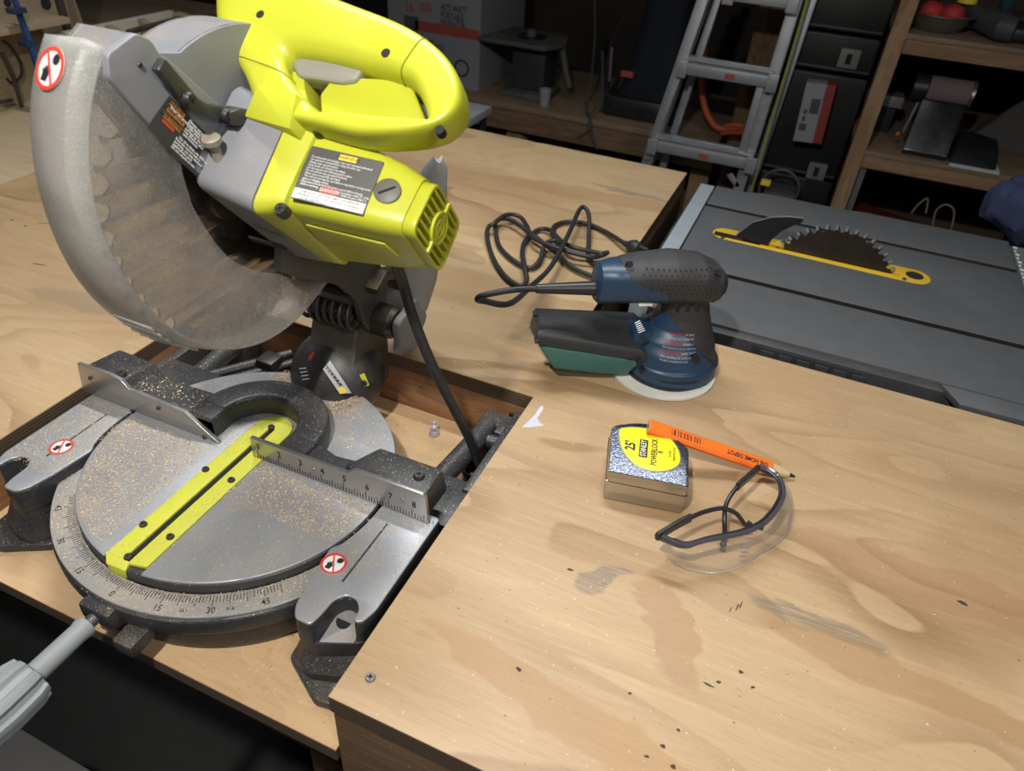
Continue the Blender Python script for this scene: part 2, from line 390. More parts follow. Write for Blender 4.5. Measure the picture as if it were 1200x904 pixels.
# ================================================================== WORKBENCH
XL, XR, YF, YB, YN, YE = -.671, -.213, .226, .636, .857, 1.466   # well left/right, bench front, well back, right-hand back edge, far end
BT = .021
wb = thing('workbench', 'large plywood topped workbench with a sunken saw well and worn, stained surface', 'workbench', (-.2, .8, FLZ))
blobs = [(.010, .395, .06, .022, 120, (.33, .19, .09), .5), (-.06, .42, .035, .013, 35, (.10, .10, .10), .6), (.125, .455, .06, .012, -12, (.11, .105, .10), .62),
         (.33, .455, .03, .014, -15, (.16, .1, .06), .8), (.22, .55, .14, .03, -12, (.32, .18, .085), .5), (.33, .60, .13, .07, -8, (.34, .20, .09), .35),
         (.22, .43, .16, .02, -16, (.33, .19, .085), .55), (.0, .285, .19, .02, -30, (.38, .21, .08), .5), (.17, .24, .14, .02, -22, (.33, .19, .085), .45),
         (.21, .26, .012, .008, 0, (.5, .24, .05), .5), (.02, .66, .11, .05, 20, (.36, .22, .11), .4), (-.45, .83, .22, .05, 5, (.35, .21, .10), .5), (-.35, 1.25, .25, .03, 4, (.32, .18, .085), .5),
         (-.8, .55, .12, .02, 8, (.25, .18, .12), .5), (-.85, .62, .05, .012, 30, (.16, .11, .08), .7), (-.28, 1.3, .1, .012, -4, (.12, .115, .11), .6), (-.6, 1.2, .3, .06, 4, (.33, .2, .1), .4)]
blobs = [(x+.2, y-.8, r[0], r[1], r[2]*.3 if -31 < r[2] < -4 else r[2])+tuple(r[3:]) for x, y, *r in blobs]
ply = plywood('bench_plywood', (.465, .325, .18), (.395, .265, .142), (.25, .145, .066), blobs, 1., .42)
top = [(-1.235, YF), (XL, YF), (XL, YB), (XR, YB), (XR, YF), (.95, YF), (.95, YN), (XR, YN), (XR, YE), (-1.235, YE)]
# the sheet: three boards of plywood laid flush around the saw well
P_ = lambda a, b, z0=-BT, z1=0.: B().box((a[0], a[1], z0), (b[0], b[1], z1), .0008)
t_ = bmesh.new()
def prism(poly, z0, z1):
    b = B(); lo = [b.bm.verts.new((x, y, z0)) for x, y in poly]; hi = [b.bm.verts.new((x, y, z1)) for x, y in poly]; n = len(poly)
    b.bm.faces.new(lo[::-1]); b.bm.faces.new(hi)
    for i in range(n): b.bm.faces.new((lo[i], lo[(i+1) % n], hi[(i+1) % n], hi[i]))
    return b
sheet = prism(top, -.0016, 0).obj('plywood_top', ply, wb)
ed = prism([(x, y) for x, y in top], -BT, -.0016).obj('plywood_edge', M_['edge'], sheet, label='dark layered edge of the plywood')
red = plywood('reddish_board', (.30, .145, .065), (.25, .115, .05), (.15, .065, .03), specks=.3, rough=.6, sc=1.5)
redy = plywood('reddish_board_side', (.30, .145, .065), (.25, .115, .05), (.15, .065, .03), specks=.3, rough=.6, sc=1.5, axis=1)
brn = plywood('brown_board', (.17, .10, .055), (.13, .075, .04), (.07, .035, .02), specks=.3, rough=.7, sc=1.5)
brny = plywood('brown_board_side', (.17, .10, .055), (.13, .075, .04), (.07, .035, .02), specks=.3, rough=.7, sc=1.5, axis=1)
MZ = -.078
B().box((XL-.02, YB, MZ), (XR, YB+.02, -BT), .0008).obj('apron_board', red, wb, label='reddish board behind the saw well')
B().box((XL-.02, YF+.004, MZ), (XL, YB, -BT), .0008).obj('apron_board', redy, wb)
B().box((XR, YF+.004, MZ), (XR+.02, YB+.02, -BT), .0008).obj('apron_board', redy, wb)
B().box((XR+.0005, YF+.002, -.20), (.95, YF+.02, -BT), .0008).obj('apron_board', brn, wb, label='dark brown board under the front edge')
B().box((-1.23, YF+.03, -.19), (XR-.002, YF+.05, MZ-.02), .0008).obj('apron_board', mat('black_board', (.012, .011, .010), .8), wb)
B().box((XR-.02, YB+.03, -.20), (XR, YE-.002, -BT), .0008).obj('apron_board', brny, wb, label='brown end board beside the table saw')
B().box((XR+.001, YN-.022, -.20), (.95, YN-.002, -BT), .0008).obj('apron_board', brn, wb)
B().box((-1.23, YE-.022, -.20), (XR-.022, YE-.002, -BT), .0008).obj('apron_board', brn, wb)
mdf = plywood('well_board', (.56, .375, .20), (.54, .36, .19), (.52, .335, .17), [(-.035, -.525, .03, .02, 60, (.2, .15, .11), .5)], 2., .6, 2.2)
md = B().box((-1.23, YF-.002, MZ-.002), (XR, YB+.02, MZ)).obj('well_board', mdf, wb, label='tan board at the bottom of the saw well')
B().box((-1.23, YF-.002, MZ-.018), (XR, YB+.02, MZ-.002)).obj('board_edge', M_['edge'], md)
for x, y in ((XR+.05, YF+.05), (.85, YF+.05), (XR-.12, YF+.16), (-1.15, YF+.05), (-1.15, YE-.1), (XR-.1, YE-.1), (.85, YN-.1)):
    B().box((x-.04, y-.04, FLZ), (x+.04, y+.04, -.20 if y > .3 or x > XR else -.19), .002).obj('leg', M_['pine_z'] if x < -1 else brn, wb)
for u, v in ((434, 795),): 
    p = az(u, v, .0003); screw(wb, p, (0, 0, 1), .0042, M_['steel'])
p = ay(600, 487, YB-.0005); screw(wb, p, (0, -1, 0), .004, M_['dsteel'])
# white paint smear by the well corner
pm = [az(u, v, .0003) for u, v in [(636, 475), (632, 478), (627, 486), (619, 494), (611, 501), (622, 501), (630, 500), (638, 499), (632, 495), (630, 490), (634, 484), (637, 479)]]
link('paint_smear', plate([(p.x, p.y) for p in pm], .0004, XY(.0002), .0001), mat('white_paint', (.50, .50, .56), .6), wb)
# pencil strokes and nicks, a few real dents
gm = mat('graphite_marks', (.05, .04, .035), .8, bmp=0); b = B()
for (u, v, a, l, wd) in [(1128, 707, -10, .009, .004), (668, 668, 10, 0.006, .0025), (868, 788, 0, .004, .003), (830, 803, -5, .009, .0018), (842, 800, 20, .004, .0025), (882, 806, 40, .004, .002), (795, 856, 0, .003, .0022), (777, 875, 0, .004, .003), (758, 887, 10, .004, .002), (789, 899, 0, .004, .0035), (864, 712, 80, .009, .001), (868, 710, 80, .009, .001), (856, 715, 80, .007, .0008), (608, 785, -20, .005, .003), (738, 813, 30, .003, .002), (515, 160, 0, .01, .003), (610, 160, -3, .035, .0016), (628, 167, 6, .03, .003), (52, 262, 30, .02, .0012), (30, 265, 0, .005, .003), (14, 258, 0, .005, .003), (45, 310, 14, .02, .002)]:
    p = az(u, v); F = Matrix.Translation((p.x, p.y, .0002)) @ Matrix.Rotation(math.radians(a), 4, 'Z')
    b.merge(plate([(l/2*math.cos(t)*(1+.3*math.sin(3*t+u)), wd/2*math.sin(t)) for t in (2*math.pi*i/10 for i in range(10))], .0003, F, .0001))
o = b.obj('surface_nicks', gm, wb); o['kind'] = 'stuff'

# ================================================================== MITRE SAW
SX, SY, SR = -.436, .401, .152
ms = thing('miter_saw', 'yellow-green miter saw with raised head standing in the bench well', 'power saw', (SX, SY, MZ))
BZ = MZ
# ---- base: two mirrored wings with feet
wing = [(-.2935, .345), (-.289, .305), (-.284, .281), (-.277, .271), (-.262, .271), (-.2595, .283), (-.2585, .300), (-.252, .3085), (-.242, .3085), (-.2345, .301), (-.233, .289), (-.226, .291), (-.2215, .305), (-.2215, .420), (-.292, .420)]
ccx = SX
def mir(p, s): return (2*ccx-p[0], p[1]) if s < 0 else p
mirz = lambda x, s: 2*ccx-x if s < 0 else x
for s in (1, -1):
    ww = wing+[(ccx+.1565*math.cos(a), SY+.1565*math.sin(a)) for a in (math.radians(d) for d in (8, 0, -6, -12, -18))]
    ww = rp([mir(p, s) for p in ww], .004, 3)
    if s < 0: ww = ww[::-1]
    w_ = link('base_wing', plate(ww, .003, XY(-.0015), .0012), M_['alu'], ms, label='grey dusty table wing with a bolt notch')
    cx_ = sum((V(p) for p in ww), V((0, 0)))/len(ww)
    link('wing_body', plate([cx_+(V(p)-cx_)*1.004 for p in ww], .030, XY(-.0172), .003, 3), M_['base'], ms)
    lowp = [(-.2875, .345), (-.2865, .305), (-.2835, .281), (-.2765, .272), (-.262, .2715), (-.232, .286), (-.226, .290), (-.2215, .305), (-.2215, .420), (-.288, .420)]
    f = B(); ring = rp([V(mir(p, s)) for p in lowp], .004, 3)
    low2 = [(-.294, .345), (-.292, .305), (-.289, .278), (-.277, .265), (-.262, .262), (-.238, .270), (-.226, .284), (-.2195, .300), (-.2195, .420), (-.294, .420)]
    ring2 = rp([V(mir(p, s)) for p in low2], .004, 3)
    R_ = [[V((p.x, p.y, z)) for p in q] for q, z in ((ring, -.028), (ring, -.046), (ring2, -.058), (ring2, -.068))]
    if s < 0: R_ = [r[::-1] for r in R_]
    f.rings(R_); f.obj('foot', M_['base'], ms, ang=30)
    fl = [(-.296, .30), (-.293, .272), (-.250, .2475), (-.222, .252), (-.2175, .30), (-.2175, .42), (-.296, .42)]
    fb = B().merge(plate(rp([mir(p, s) for p in (fl if s > 0 else fl[::-1])], .004, 3), .010, XY(-.0728), .002))
    fb.obj('foot_flange', M_['base'], ms)
    # bolt seat inside the notch
    sb = B().hull([(mirz(x, s), y, z) for x, y, z in [(-.2595, .2745, -.0275), (-.2325, .2865, -.0275), (-.2585, .310, -.020), (-.2335, .310, -.020), (-.2595, .2745, -.030), (-.2325, .2865, -.030), (-.2585, .310, -.030), (-.2335, .310, -.030)]], .001)
    so = sb.obj('bolt_seat', M_['casting'], ms)
    B().cyl((mirz(-.2495, s), .2965, -.040), (mirz(-.2495, s), .2985, -.0224), .0070).obj('bolt_hole', M_['void'], so)
    # groove in the wing
    g0, g1 = (-.262, .318), (-.262, .392)
    B().box((mirz(-.2625, s)-.0009, g0[1], -.0008), (mirz(-.2625, s)+.0009, g1[1], .0003)).obj('groove', M_['dsteel'], w_)
    sc = az(391, 661, .0004)
    if s > 0: sticker(ms, sc, (1, .1, 0), (-.1, 1, 0), .0115)
    else: sticker(ms, az(72, 524, .0004), (1, .1, 0), (-.1, 1, 0), .0115)
# ---- base body under the turntable
b = B(); b.lathe([(.0, BZ+.02), (.135, BZ+.02), (.138, -.03), (.150, -.020), (0, -.020)], Matrix.Translation((SX, SY, 0)), 56)
b.obj('base_body', M_['base'], ms)
# ---- scale ring
def ringarc(r0, r1, a0, a1, n=50): return [(SX+r1*math.cos(math.radians(a)), SY+r1*math.sin(math.radians(a))) for a in [a0+(a1-a0)*i/n for i in range(n+1)]]+[(SX+r0*math.cos(math.radians(a)), SY+r0*math.sin(math.radians(a))) for a in [a1-(a1-a0)*i/n for i in range(n+1)]]
sr = link('scale_ring', plate(ringarc(.153, .1765, 198, 342), .0035, XY(-.0155), .0008), M_['alu_ring'], ms, label='dusty silver angle scale ring')
link('ring_rim', plate(ringarc(.150, .1785, 190, 350), .020, XY(-.0275), .004), M_['base'], ms)
link('base_skirt_shade', plate(ringarc(.13, .1665, 196, 344), .036, XY(-.0555), .003), M_['base'], ms)  # black lower base, also filling in for the shadow under the ring
tk = B()
for i in range(-50, 51):
    a = math.radians(270+i); L = .010 if i % 5 == 0 else .0065
    F = Matrix.Translation((SX, SY, 0)) @ Matrix.Rotation(a, 4, 'Z')
    tk.box((.1555, -.00028, -.0138), (.1555+L, .00028, -.01345), M=F)
o = tk.obj('degree_ticks', M_['black_print'], sr); o['kind'] = 'stuff'
for d, tx in ((0, '0'), (15, '15'), (30, '30'), (45, '45'), (22.5, '22.5'), (35.3, '31.6'), (-15, '15'), (-30, '30'), (-45, '45')):
    a = math.radians(270+d); p = V((SX+.1702*math.cos(a), SY+.1702*math.sin(a), -.0135))
    letters(sr, [(tx, 0, 0, .0088 if d in (0, 15, 30, 45, -15, -30, -45) else .0045, 'CENTER', .01, .85)], frame(p, (-math.sin(a), math.cos(a), 0), (-math.cos(a), -math.sin(a), 0)), M_['black_print'], 'numerals')
# ---- turntable
tt = [(SX+SR*math.cos(a), SY+SR*math.sin(a)) for a in (2*math.pi*i/96 for i in range(96))]
slot_in = [(-.4625, .2), (-.4625, .452)]+[(x, y) for x, y in arc(-.441, .452, .0215, 180, 0, 12)][1:-1]+[(-.4195, .452), (-.4195, .2)]
# disc split by the insert trench: built as one plate whose outline runs round the trench
a_l = math.atan2(-math.sqrt(SR**2-(-.4625-SX)**2), -.4625-SX); a_r = math.atan2(-math.sqrt(SR**2-(-.4195-SX)**2), -.4195-SX)
circ = []; n = 90; a0 = a_r; a1 = a_l+2*math.pi
for i in range(n+1):
    a = a0+(a1-a0)*i/n; circ.append((SX+SR*math.cos(a), SY+SR*math.sin(a)))
outl = circ+[(-.4625, .452)]+arc(-.441, .452, .0215, 180, 0, 14)[1:-1]+[(-.4195, .452)]
link('turntable', plate(outl, .003, XY(-.0016), .0010), M_['alu'], ms, label='round grey turntable covered in sawdust')
B().lathe([(0, -.021), (SR-.002, -.021), (SR+.0006, -.015), (SR+.0006, -.004), (SR-.0012, -.0022), (0, -.0022)], Matrix.Translation((SX, SY, 0)), 80).obj('turntable_skirt', M_['base'], ms)
# ---- kerf insert: two lime plates joined round the far end
for s, xx in ((1, (-.4375, -.420)), (-1, (-.462, -.4445))):
    y0 = .2555
    if s < 0: L = [(xx[0], y0), (xx[1], y0), (xx[1], .4535), (-.441, .4535), (-.441, .4735)]+arc(-.441, .452, .021, 92, 180, 10)
    else: L = [(xx[0], y0-.002), (xx[1], y0+.002), (xx[1], .452)]+arc(-.441, .452, .021, 2, 90, 10)+[(-.441, .4535), (xx[0], .4535)]
    link('kerf_plate', plate(L, .003, XY(-.0008), .0004), M_['lime_insert'], ms, label='lime plate on one side of the blade slot')
B().box((-.4445, .25, -.0025), (-.4375, .453, -.0018)).obj('kerf_slot', M_['void'], ms)
B().hull([(-.4640, .2555, .001), (-.4365, .2555, .001), (-.455, .2465, -.001), (-.434, .2475, -.001), (-.4640, .2555, -.006), (-.4365, .2555, -.006), (-.452, .2465, -.014), (-.4365, .2475, -.014)], .001).obj('angle_pointer', M_['lime_insert'], ms)
for u, v in ((318, 501), (241, 550.5), (271, 563), (168, 615), (199.5, 629.5), (150, 653)):
    screw(ms, az(u, v, .0012), (0, 0, 1), .0036, M_['dsteel'])
# ---- fences
lf = [(-.662, .001), (-.474, .001), (-.512, .028), (-.585, .0305), (-.594, .040), (-.609, .0425), (-.655, .041)]
f = link('fence', plate(lf[::1], .0045, XZ(.411), .0006), M_['fence'], ms, label='bare metal fence plate left of the slot')
for u, v in ((106, 443), (186, 478), (240, 512)): screw(f, ay(u, v, .4086), (0, -1, 0), .0022, M_['dsteel'])
rf = [(-.4305, .001), (-.228, .001), (-.2315, .0345), (-.2345, .0365), (-.307, .0355), (-.3175, .0275), (-.4300, .0265)]
f = link('fence', plate(rp([V(p) for p in rf], .001, 2), .0045, XZ(.411), .0006), M_['fence'], ms, label='bare metal fence plate right of the slot with an inch scale')
tk = B(); items = []
x1 = ay(304, 537, .4086).x; x8 = ay(484.6, 593, .4086).x; inch = .0254
for i in range(0, 8*16-1, 2):
    x = x1-.001+i/16*inch; L = .0105 if i % 16 == 0 else .0078 if i % 8 == 0 else .0055
    tk.box((x-.00025, .4083, .0018), (x+.00025, .4087, .0018+L))
o = tk.obj('inch_ticks', M_['black_print'], f); o['kind'] = 'stuff'
for k in range(8): items.append((str(k+1), x1-.001+.0022+k*inch, .0175 if k < 4 else .0185, 0.0110, 'CENTER', .04, .8))
for it_ in items: letters(f, [it_], frame((0, .4085, 0), (1, 0, 0), (0, 0, 1)), M_['black_print'], 'numeral')
for u, v in ((367, 551), (471, 587)): B().lathe([(0, -.001), (.0028, -.001), (.0028, .0004), (0, .0004)], lathm(ay(u, v, .4086), (0, -1, 0)), 16).obj('fence_bolt', M_['steel'], f)
# casting behind: half ring round the throat and blocks
fc = B()
half = arc(-.441, .432, .073, 0, 180, 26)+arc(-.441, .432, .041, 180, 0, 22)
fc.merge(plate(half, .026, XY(.0135), .005, 3)); fc.merge(plate([(-.514, .4135), (-.482, .4135), (-.482, .438), (-.514, .438)], .025, XY(.0130), .003)); fc.merge(plate([(-.400, .4135), (-.368, .4135), (-.368, .438), (-.400, .438)], .025, XY(.0130), .003))
fc.merge(plate([(-.40, .4135), (-.236, .4135), (-.236, .434), (-.30, .437), (-.345, .432), (-.372, .440), (-.400, .436)], .020, XY(.0105), .003))
fc.merge(plate([(-.482, .4135), (-.510, .452), (-.59, .447), (-.655, .437), (-.655, .4135)], .024, XY(.0125), .003))
fc.obj('fence_casting', M_['base'], ms, label='black throat casting tying the two fences together')
fb = B().hull([(-.325, .4145, .001), (-.232, .4145, .001), (-.325, .456, .001), (-.232, .456, .001), (-.322, .4145, .030), (-.234, .4145, .032), (-.305, .452, .030), (-.236, .452, .031)], .003)
fb.obj('fence_block', M_['base'], ms); fb = B()
fb.hull([(-.655, .4145, .001), (-.58, .4145, .001), (-.655, .462, .001), (-.58, .462, .001), (-.652, .4145, .036), (-.60, .4145, .036), (-.65, .458, .032), (-.60, .458, .030)], .003)
o = fb.obj('fence_block', M_['base'], ms)
screw(ms, az(491, 558, .0325), (0, 0, 1), .0055, M_['dsteel'], 'hex_bolt', .003); screw(ms, az(142, 439, .0365), (0, 0, 1), .0055, M_['dsteel'], 'hex_bolt', .003)
# ---- rear frame of the base (mirrored), seen in the well
for s in (1, -1):
    b = B(); X = lambda x: mirz(x, s)
    b.hull([(X(x), y, z) for x in (-.305, -.219) for y in (.43, .497) for z in (-.070, -.022)], .004)
    b.tube([(X(-.280), .485, -.036), (X(-.262), .50, -.034), (X(-.256), .56, -.034), (X(-.254), .60, -.034)], .0125, 14)
    b.tube([(X(-.256), .578, -.036), (X(-.222), .582, -.036)], .008, 14)
    b.hull([(X(x), y, z) for x in (-.229, -.217) for y in (.48, .625) for z in (-.060, -.018)], .003)
    b.hull([(X(x), y, z) for x in (-.268, -.219) for y in (.592, .628) for z in (-.068, -.032)], .003)
    b.obj('carry_handle_frame', M_['base'], ms)
b = B().hull([(x, y, z) for x in (-.64, -.52) for y in (.47, .515) for z in (-.05, -.012)], .003)
b.tube([(-.60, .505, -.025), (-.53, .60, -.022)], .007, 10); b.tube([(-.575, .50, -.022), (-.51, .585, -.02)], .007, 10)
b.obj('rear_bracket', M_['base'], ms)
B().hull([(x, y, z) for x in (-.545, -.52) for y in (.55, .575) for z in (-.03, -.004)], .004).obj('clamp_block', M_['dsteel'], ms)
# ---- front arm and locking handle
LZ = -.030
B().hull([(x, y, z) for x, y, z in [(-.462, .232, -.044), (-.424, .232, -.044), (-.462, .214, -.040), (-.424, .214, -.040), (-.46, .214, -.020), (-.426, .214, -.020), (-.46, .24, -.018), (-.426, .24, -.018)]], .004).obj('lock_block', M_['base'], ms)
B().hull([(x, y, z) for x in (-.420, -.398) for y in (.206, .232) for z in (-.052, -.036)], .004).obj('lock_lug', M_['base'], ms)
b = B()
for i in range(7): b.lathe([(.0050, i*.0016), (.0060, i*.0016+.0008), (.0050, i*.0016+.0016)], lathm((-.443, .214, LZ), (0, -1, 0)), 16)
b.obj('threaded_rod', M_['steel'], ms)
k = B().lathe([(0, 0), (.0098, 0), (.0098, .004), (.0088, .008), (.0092, .05), (.0098, .056), (0, .056)], lathm((-.443, .206, LZ), (0, -1, 0)), 24).obj('lock_handle', M_['greyp'], ms, label='light grey locking handle')
fl = []
for i in range(96):
    a = 2*math.pi*i/96; c = math.cos(8*a); fl.append((1 if c > -.35 else .84) if c > .0 or c < -.35 else .92)
kb = B(); M = lathm((-.443, .156, LZ), (0, -1, 0)); R = []
for rr, h in ((.012, 0), (.020, .002), (.0225, .010), (.023, .030), (.0215, .046), (.0185, .050), (.006, .0505)):
    R.append([M @ V((rr*(fl[j] if rr > .013 else 1)*math.cos(2*math.pi*j/96), rr*(fl[j] if rr > .013 else 1)*math.sin(2*math.pi*j/96), h)) for j in range(96)])
kb.rings(R).obj('fluted_knob', M_['greyp'], k, ang=50)

# ---- bevel housing, arm, spring
dm = Matrix.Translation((-.437, .558, .006))
b = B().lathe([(.0, -.040), (.046, -.036), (.054, -.018), (.055, .0), (.050, .018), (.040, .032), (.022, .042), (.0, .045)], lathm((-.437, .565, .002), (0, -.75, .55)), 36)
dome = b.obj('bevel_housing', mat('black_housing', (.03, .03, .032), .42, dust=.1, dustcol=(.45, .36, .27)), ms, label='round black bevel housing')
Fd = frame(ay(391, 432, .527), (.75, .1, -.28), (.25, .55, .8))
# curved scale label on the housing
c0 = ay(388, 437, .525)
def on_dome(u, v):
    """nearest point of the housing's outer skin along the view"""
    d = (ROT @ V((u-CX, -(v-CY), -FOC))).normalized(); c = V((-.437, .560, .0045)); r = .0535
    o = CAMP-c; bq = o.dot(d); q = bq*bq-(o.length_squared-r*r)
    t = -bq-math.sqrt(max(q, 0)); return CAMP+d*t+(CAMP+d*t-c).normalized()*.002
def skin_quad(name, corners, m, parent, nx=8, ny=3, **pr):
    b = B(); a, b2, c, d = corners; G = []
    for j in range(ny+1):
        row = []
        for i in range(nx+1):
            s, t = i/nx, j/ny
            row.append(b.bm.verts.new(on_dome(*[(a[k]*(1-s)+b2[k]*s)*(1-t)+(d[k]*(1-s)+c[k]*s)*t for k in (0, 1)])))
        G.append(row)
    for j in range(ny):
        for i in range(nx): b.bm.faces.new((G[j][i], G[j][i+1], G[j+1][i+1], G[j+1][i]))
    return b.obj(name, m, parent, **pr)
lab = skin_quad('scale_label', [(387, 423), (411, 460), (398, 461), (379, 433)], mat('label_grey', (.42, .42, .42), .6, bmp=0), dome, label='pale grey curved scale label')
skin_quad('yellow_mark', [(401, 452), (406, 459), (399, 461), (395, 455)], M_['yellow_print'], dome)
for i in range(6):
    s = i/6; u = 384+19*s; v = 432+24*s
    skin_quad('arrow_print', [(u-1, v-4), (u+3, v+1), (u, v+3), (u-3, v)], M_['black_print'], lab, 2, 1)
for i in range(4): skin_quad('white_print', [(352+i*1.2, 432+i*4), (360+i*1.2, 431+i*4), (360+i*1.2, 432.4+i*4), (352+i*1.2, 433.4+i*4)], M_['white_print'], dome, 3, 1)
skin_quad('red_print', [(362, 420), (368, 413), (369, 416), (364, 424)], M_['red_print'], dome, 2, 1)
b = B().hull([ay(u, v, y) for u, v in ((413, 444), (427, 437), (433, 452), (420, 458)) for y in (.550, .556)], .001)
bp = b.obj('bevel_pointer', M_['lime_insert'], ms); screw(bp, ay(427, 449, .549), (0, -1, .3), .0035, M_['black_screw'])
# fixed bracket behind the housing
arm = B().merge(plate(rp([V(p) for p in [(.548, -.030), (.548, .03), (.560, .075), (.592, .100), (.620, .085), (.625, .03), (.625, -.030)]], .012, 4), .06, YZ(-.43), .004))
arm.obj('pivot_bracket', mat('pivot_grey', (.085, .085, .085), .45, .3, dust=.4), ms)
# swing arm from pivot up to the gearbox, two cheeks
def cheek(x, th):
    L = [(.602, .062), (.612, .085), (.612, .115), (.596, .160), (.560, .205), (.51, .235), (.455, .235), (.445, .205), (.475, .185), (.530, .150), (.556, .118), (.566, .083), (.580, .062)]
    return plate(rp([V(p) for p in L], .010, 4), th, YZ(x), .002)
a = B().merge(cheek(-.396, .010)).merge(cheek(-.455, .012))
a.merge(plate(rp([V(p) for p in [(.607, .10), (.596, .160), (.560, .205), (.50, .232), (.47, .235), (.50, .215), (.555, .180), (.585, .140)]], .004, 3), .055, YZ(-.426), .002))
a.obj('swing_arm', mat('arm_dark_grey', (.07, .07, .072), .5, .1, dust=.3), ms, label='dark grey cast arm carrying the saw head')
b = B().cyl((-.47, .592, .078), (-.372, .592, .078), .019, n=28); b.cyl((-.372, .592, .078), (-.366, .592, .078), .019, .016, 28); b.cyl((-.366, .592, .078), (-.358, .592, .078), .0085, n=6)
b.obj('pivot_shaft', M_['dsteel'], ms)
b = B()
L = [(.0,.0)]
b.merge(plate(rp([V((.592+.030*math.cos(t)*(1+.12*math.cos(5*t)), .078+.030*math.sin(t)*(1+.12*math.cos(5*t)))) for t in (2*math.pi*i/30 for i in range(30))], .002, 2), .010, YZ(-.352), .003))
b.obj('side_knob', M_['casting'], ms)
# coil spring
pts = [(-.462+.068*i/150, .560+.0165*math.cos(2*math.pi*i/150*7), .098+.0165*math.sin(2*math.pi*i/150*7)) for i in range(151)]
B().tube(pts, .0024, 8).obj('coil_spring', M_['dsteel'], ms)
B().merge(plate(rp([V(p) for p in [(.540, .13), (.60, .13), (.60, .115), (.545, .118)]], .002, 2), .07, YZ(-.43), .001)).obj('spring_cover', M_['blackp'], ms)
b = B().merge(plate(ribbon([(.572, .125), (.592, .136), (.612, .128), (.622, .108)], .012), .018, YZ(-.385), .002)); b.obj('depth_stop_lever', M_['dsteel'], ms)

# ---- HEAD
BX, BY, BZc = -.434, .4447, .271
al = math.radians(42); W = V((0, math.cos(al), math.sin(al))); NN = V((0, -math.sin(al), math.cos(al))); bc = V((-.43, BY, BZc))
def H(x, w, k): return bc+V((x, 0, 0))+W*w+NN*k
FW = lambda k=0.: frame(bc+NN*k, (1, 0, 0), W)
# blade
tp = []
nt = 40
for i in range(nt):
    a = 2*math.pi*i/nt
    for da, r in ((0, .1195), (.02, .1275), (.045, .1268), (.075, .117), (.11, .1155)):
        tp.append((BY+r*math.cos(a+da), BZc+r*math.sin(a+da)))
bl = link('saw_blade', plate([tp, arc(BY, BZc, .008, 0, 345, 16)], .0022, YZ(BX), .0002), mat('blade_steel', (.50, .47, .43), .16, 1., var=.15, bmp=.04), ms)
b = B()
for i in range(nt):
    a = 2*math.pi*i/nt+.02; F = YZ(BX) @ Matrix.Translation((BY, BZc, 0)) @ Matrix.Rotation(a, 4, 'Z')
    b.box((.1215, -.0012, -.0016), (.1283, .0016, .0016), M=F)
o = b.obj('carbide_tips', M_['steel'], bl); o['kind'] = 'stuff'
b = B().lathe([(0, 0), (.024, 0), (.024, .003), (.016, .004), (.013, .010), (0, .010)], lathm((BX+.001, BY, BZc), (1, 0, 0)), 30); b.obj('arbor_flange', M_['dsteel'], ms)
# upper guard
def pol(r, th): a = math.radians(th); return (BY+r*math.cos(a), BZc+r*math.sin(a))
ug = [(.348, .372), (.342, .388), (.344, .400), (.358, .409), (.371, .403), (.376, .394)]+[pol(.1290, t) for t in range(112, -22, -4)]+[(.52, .20), (.47, .235), (.44, .25), (.41, .285), (.375, .325)]
up = plate(ug, .0035, YZ(-.409), .001); up2 = plate(ug, .0035, YZ(-.4475), .001)
u_ = B().merge(up).merge(up2)
edge = [(.342, .388), (.344, .400), (.358, .409), (.371, .403), (.378, .393)]+[pol(.1290, t) for t in range(112, -22, -4)]
u_.rings([[(x, p[0], p[1]) for p in edge] for x in (-.449, -.4085)], cap=False, closed=False)
u_.rings([[(x, BY+(p[0]-BY)*.992, BZc+(p[1]-BZc)*.992) for p in edge] for x in (-.449, -.4085)], cap=False, closed=False)
u_.obj('upper_guard', M_['casting'], ms, label='grey cast upper blade guard')
# raised bracket plate with label
br = [(.357, .410), (.368, .404), (.3725, .3945), (.3785, .391), (.405, .364), (.426, .343), (.424, .322), (.392, .302), (.368, .331), (.343, .368), (.330, .389), (.333, .402)]
br = link('guard_bracket', plate(rp([V(p) for p in br], .003, 3), .008, YZ(-.4035), .0015), M_['gear'], ms)
B().merge(plate(rp([V(p) for p in [(.372, .352), (.388, .372), (.3915, .369), (.383, .3575), (.386, .352), (.379, .346)]], .0015, 2), .001, YZ(-.3993), .0003)).obj('recess', M_['void'], br)
screw(ms, ax(164, 76, -.399), (1, 0, 0), .0018, M_['dsteel'], 'rivet', .0008)
# bracket warning label
px = -.3990
c = [ax(u, v, px) for u, v in ((198.5, 112), (243.5, 158), (226, 202.5), (172.5, 149))]
wl = link('warning_label', plate([(p.y, p.z) for p in c][::-1], .0006, YZ(px-.0002), .0001), mat('label_black', (.035, .035, .038), .5, bmp=0), ms, label='black warning label on the guard bracket')
xd = (c[1]-c[0]); yd = (c[0]-c[3]); Wd = xd.length; Hd = yd.length
F = frame(c[0]+V((.0006, 0, 0)), xd, yd)
if F.to_3x3().col[2].x < 0: print('label frame flipped')
ob = B(); rb = B()
for i, yy in enumerate((.12, .29, .47)):
    L = (.36, .42, .42)[i]
    ob.box((Wd*.06, -Hd*(yy+.055), 0), (Wd*(.06+L), -Hd*(yy-.055), .0001), M=F)
ob.obj('orange_band', M_['orange_print'], wl)
rb.box((Wd*.08, -Hd*.64, 0), (Wd*.36, -Hd*.56, .0001), M=F).obj('red_band', M_['red_print'], wl)
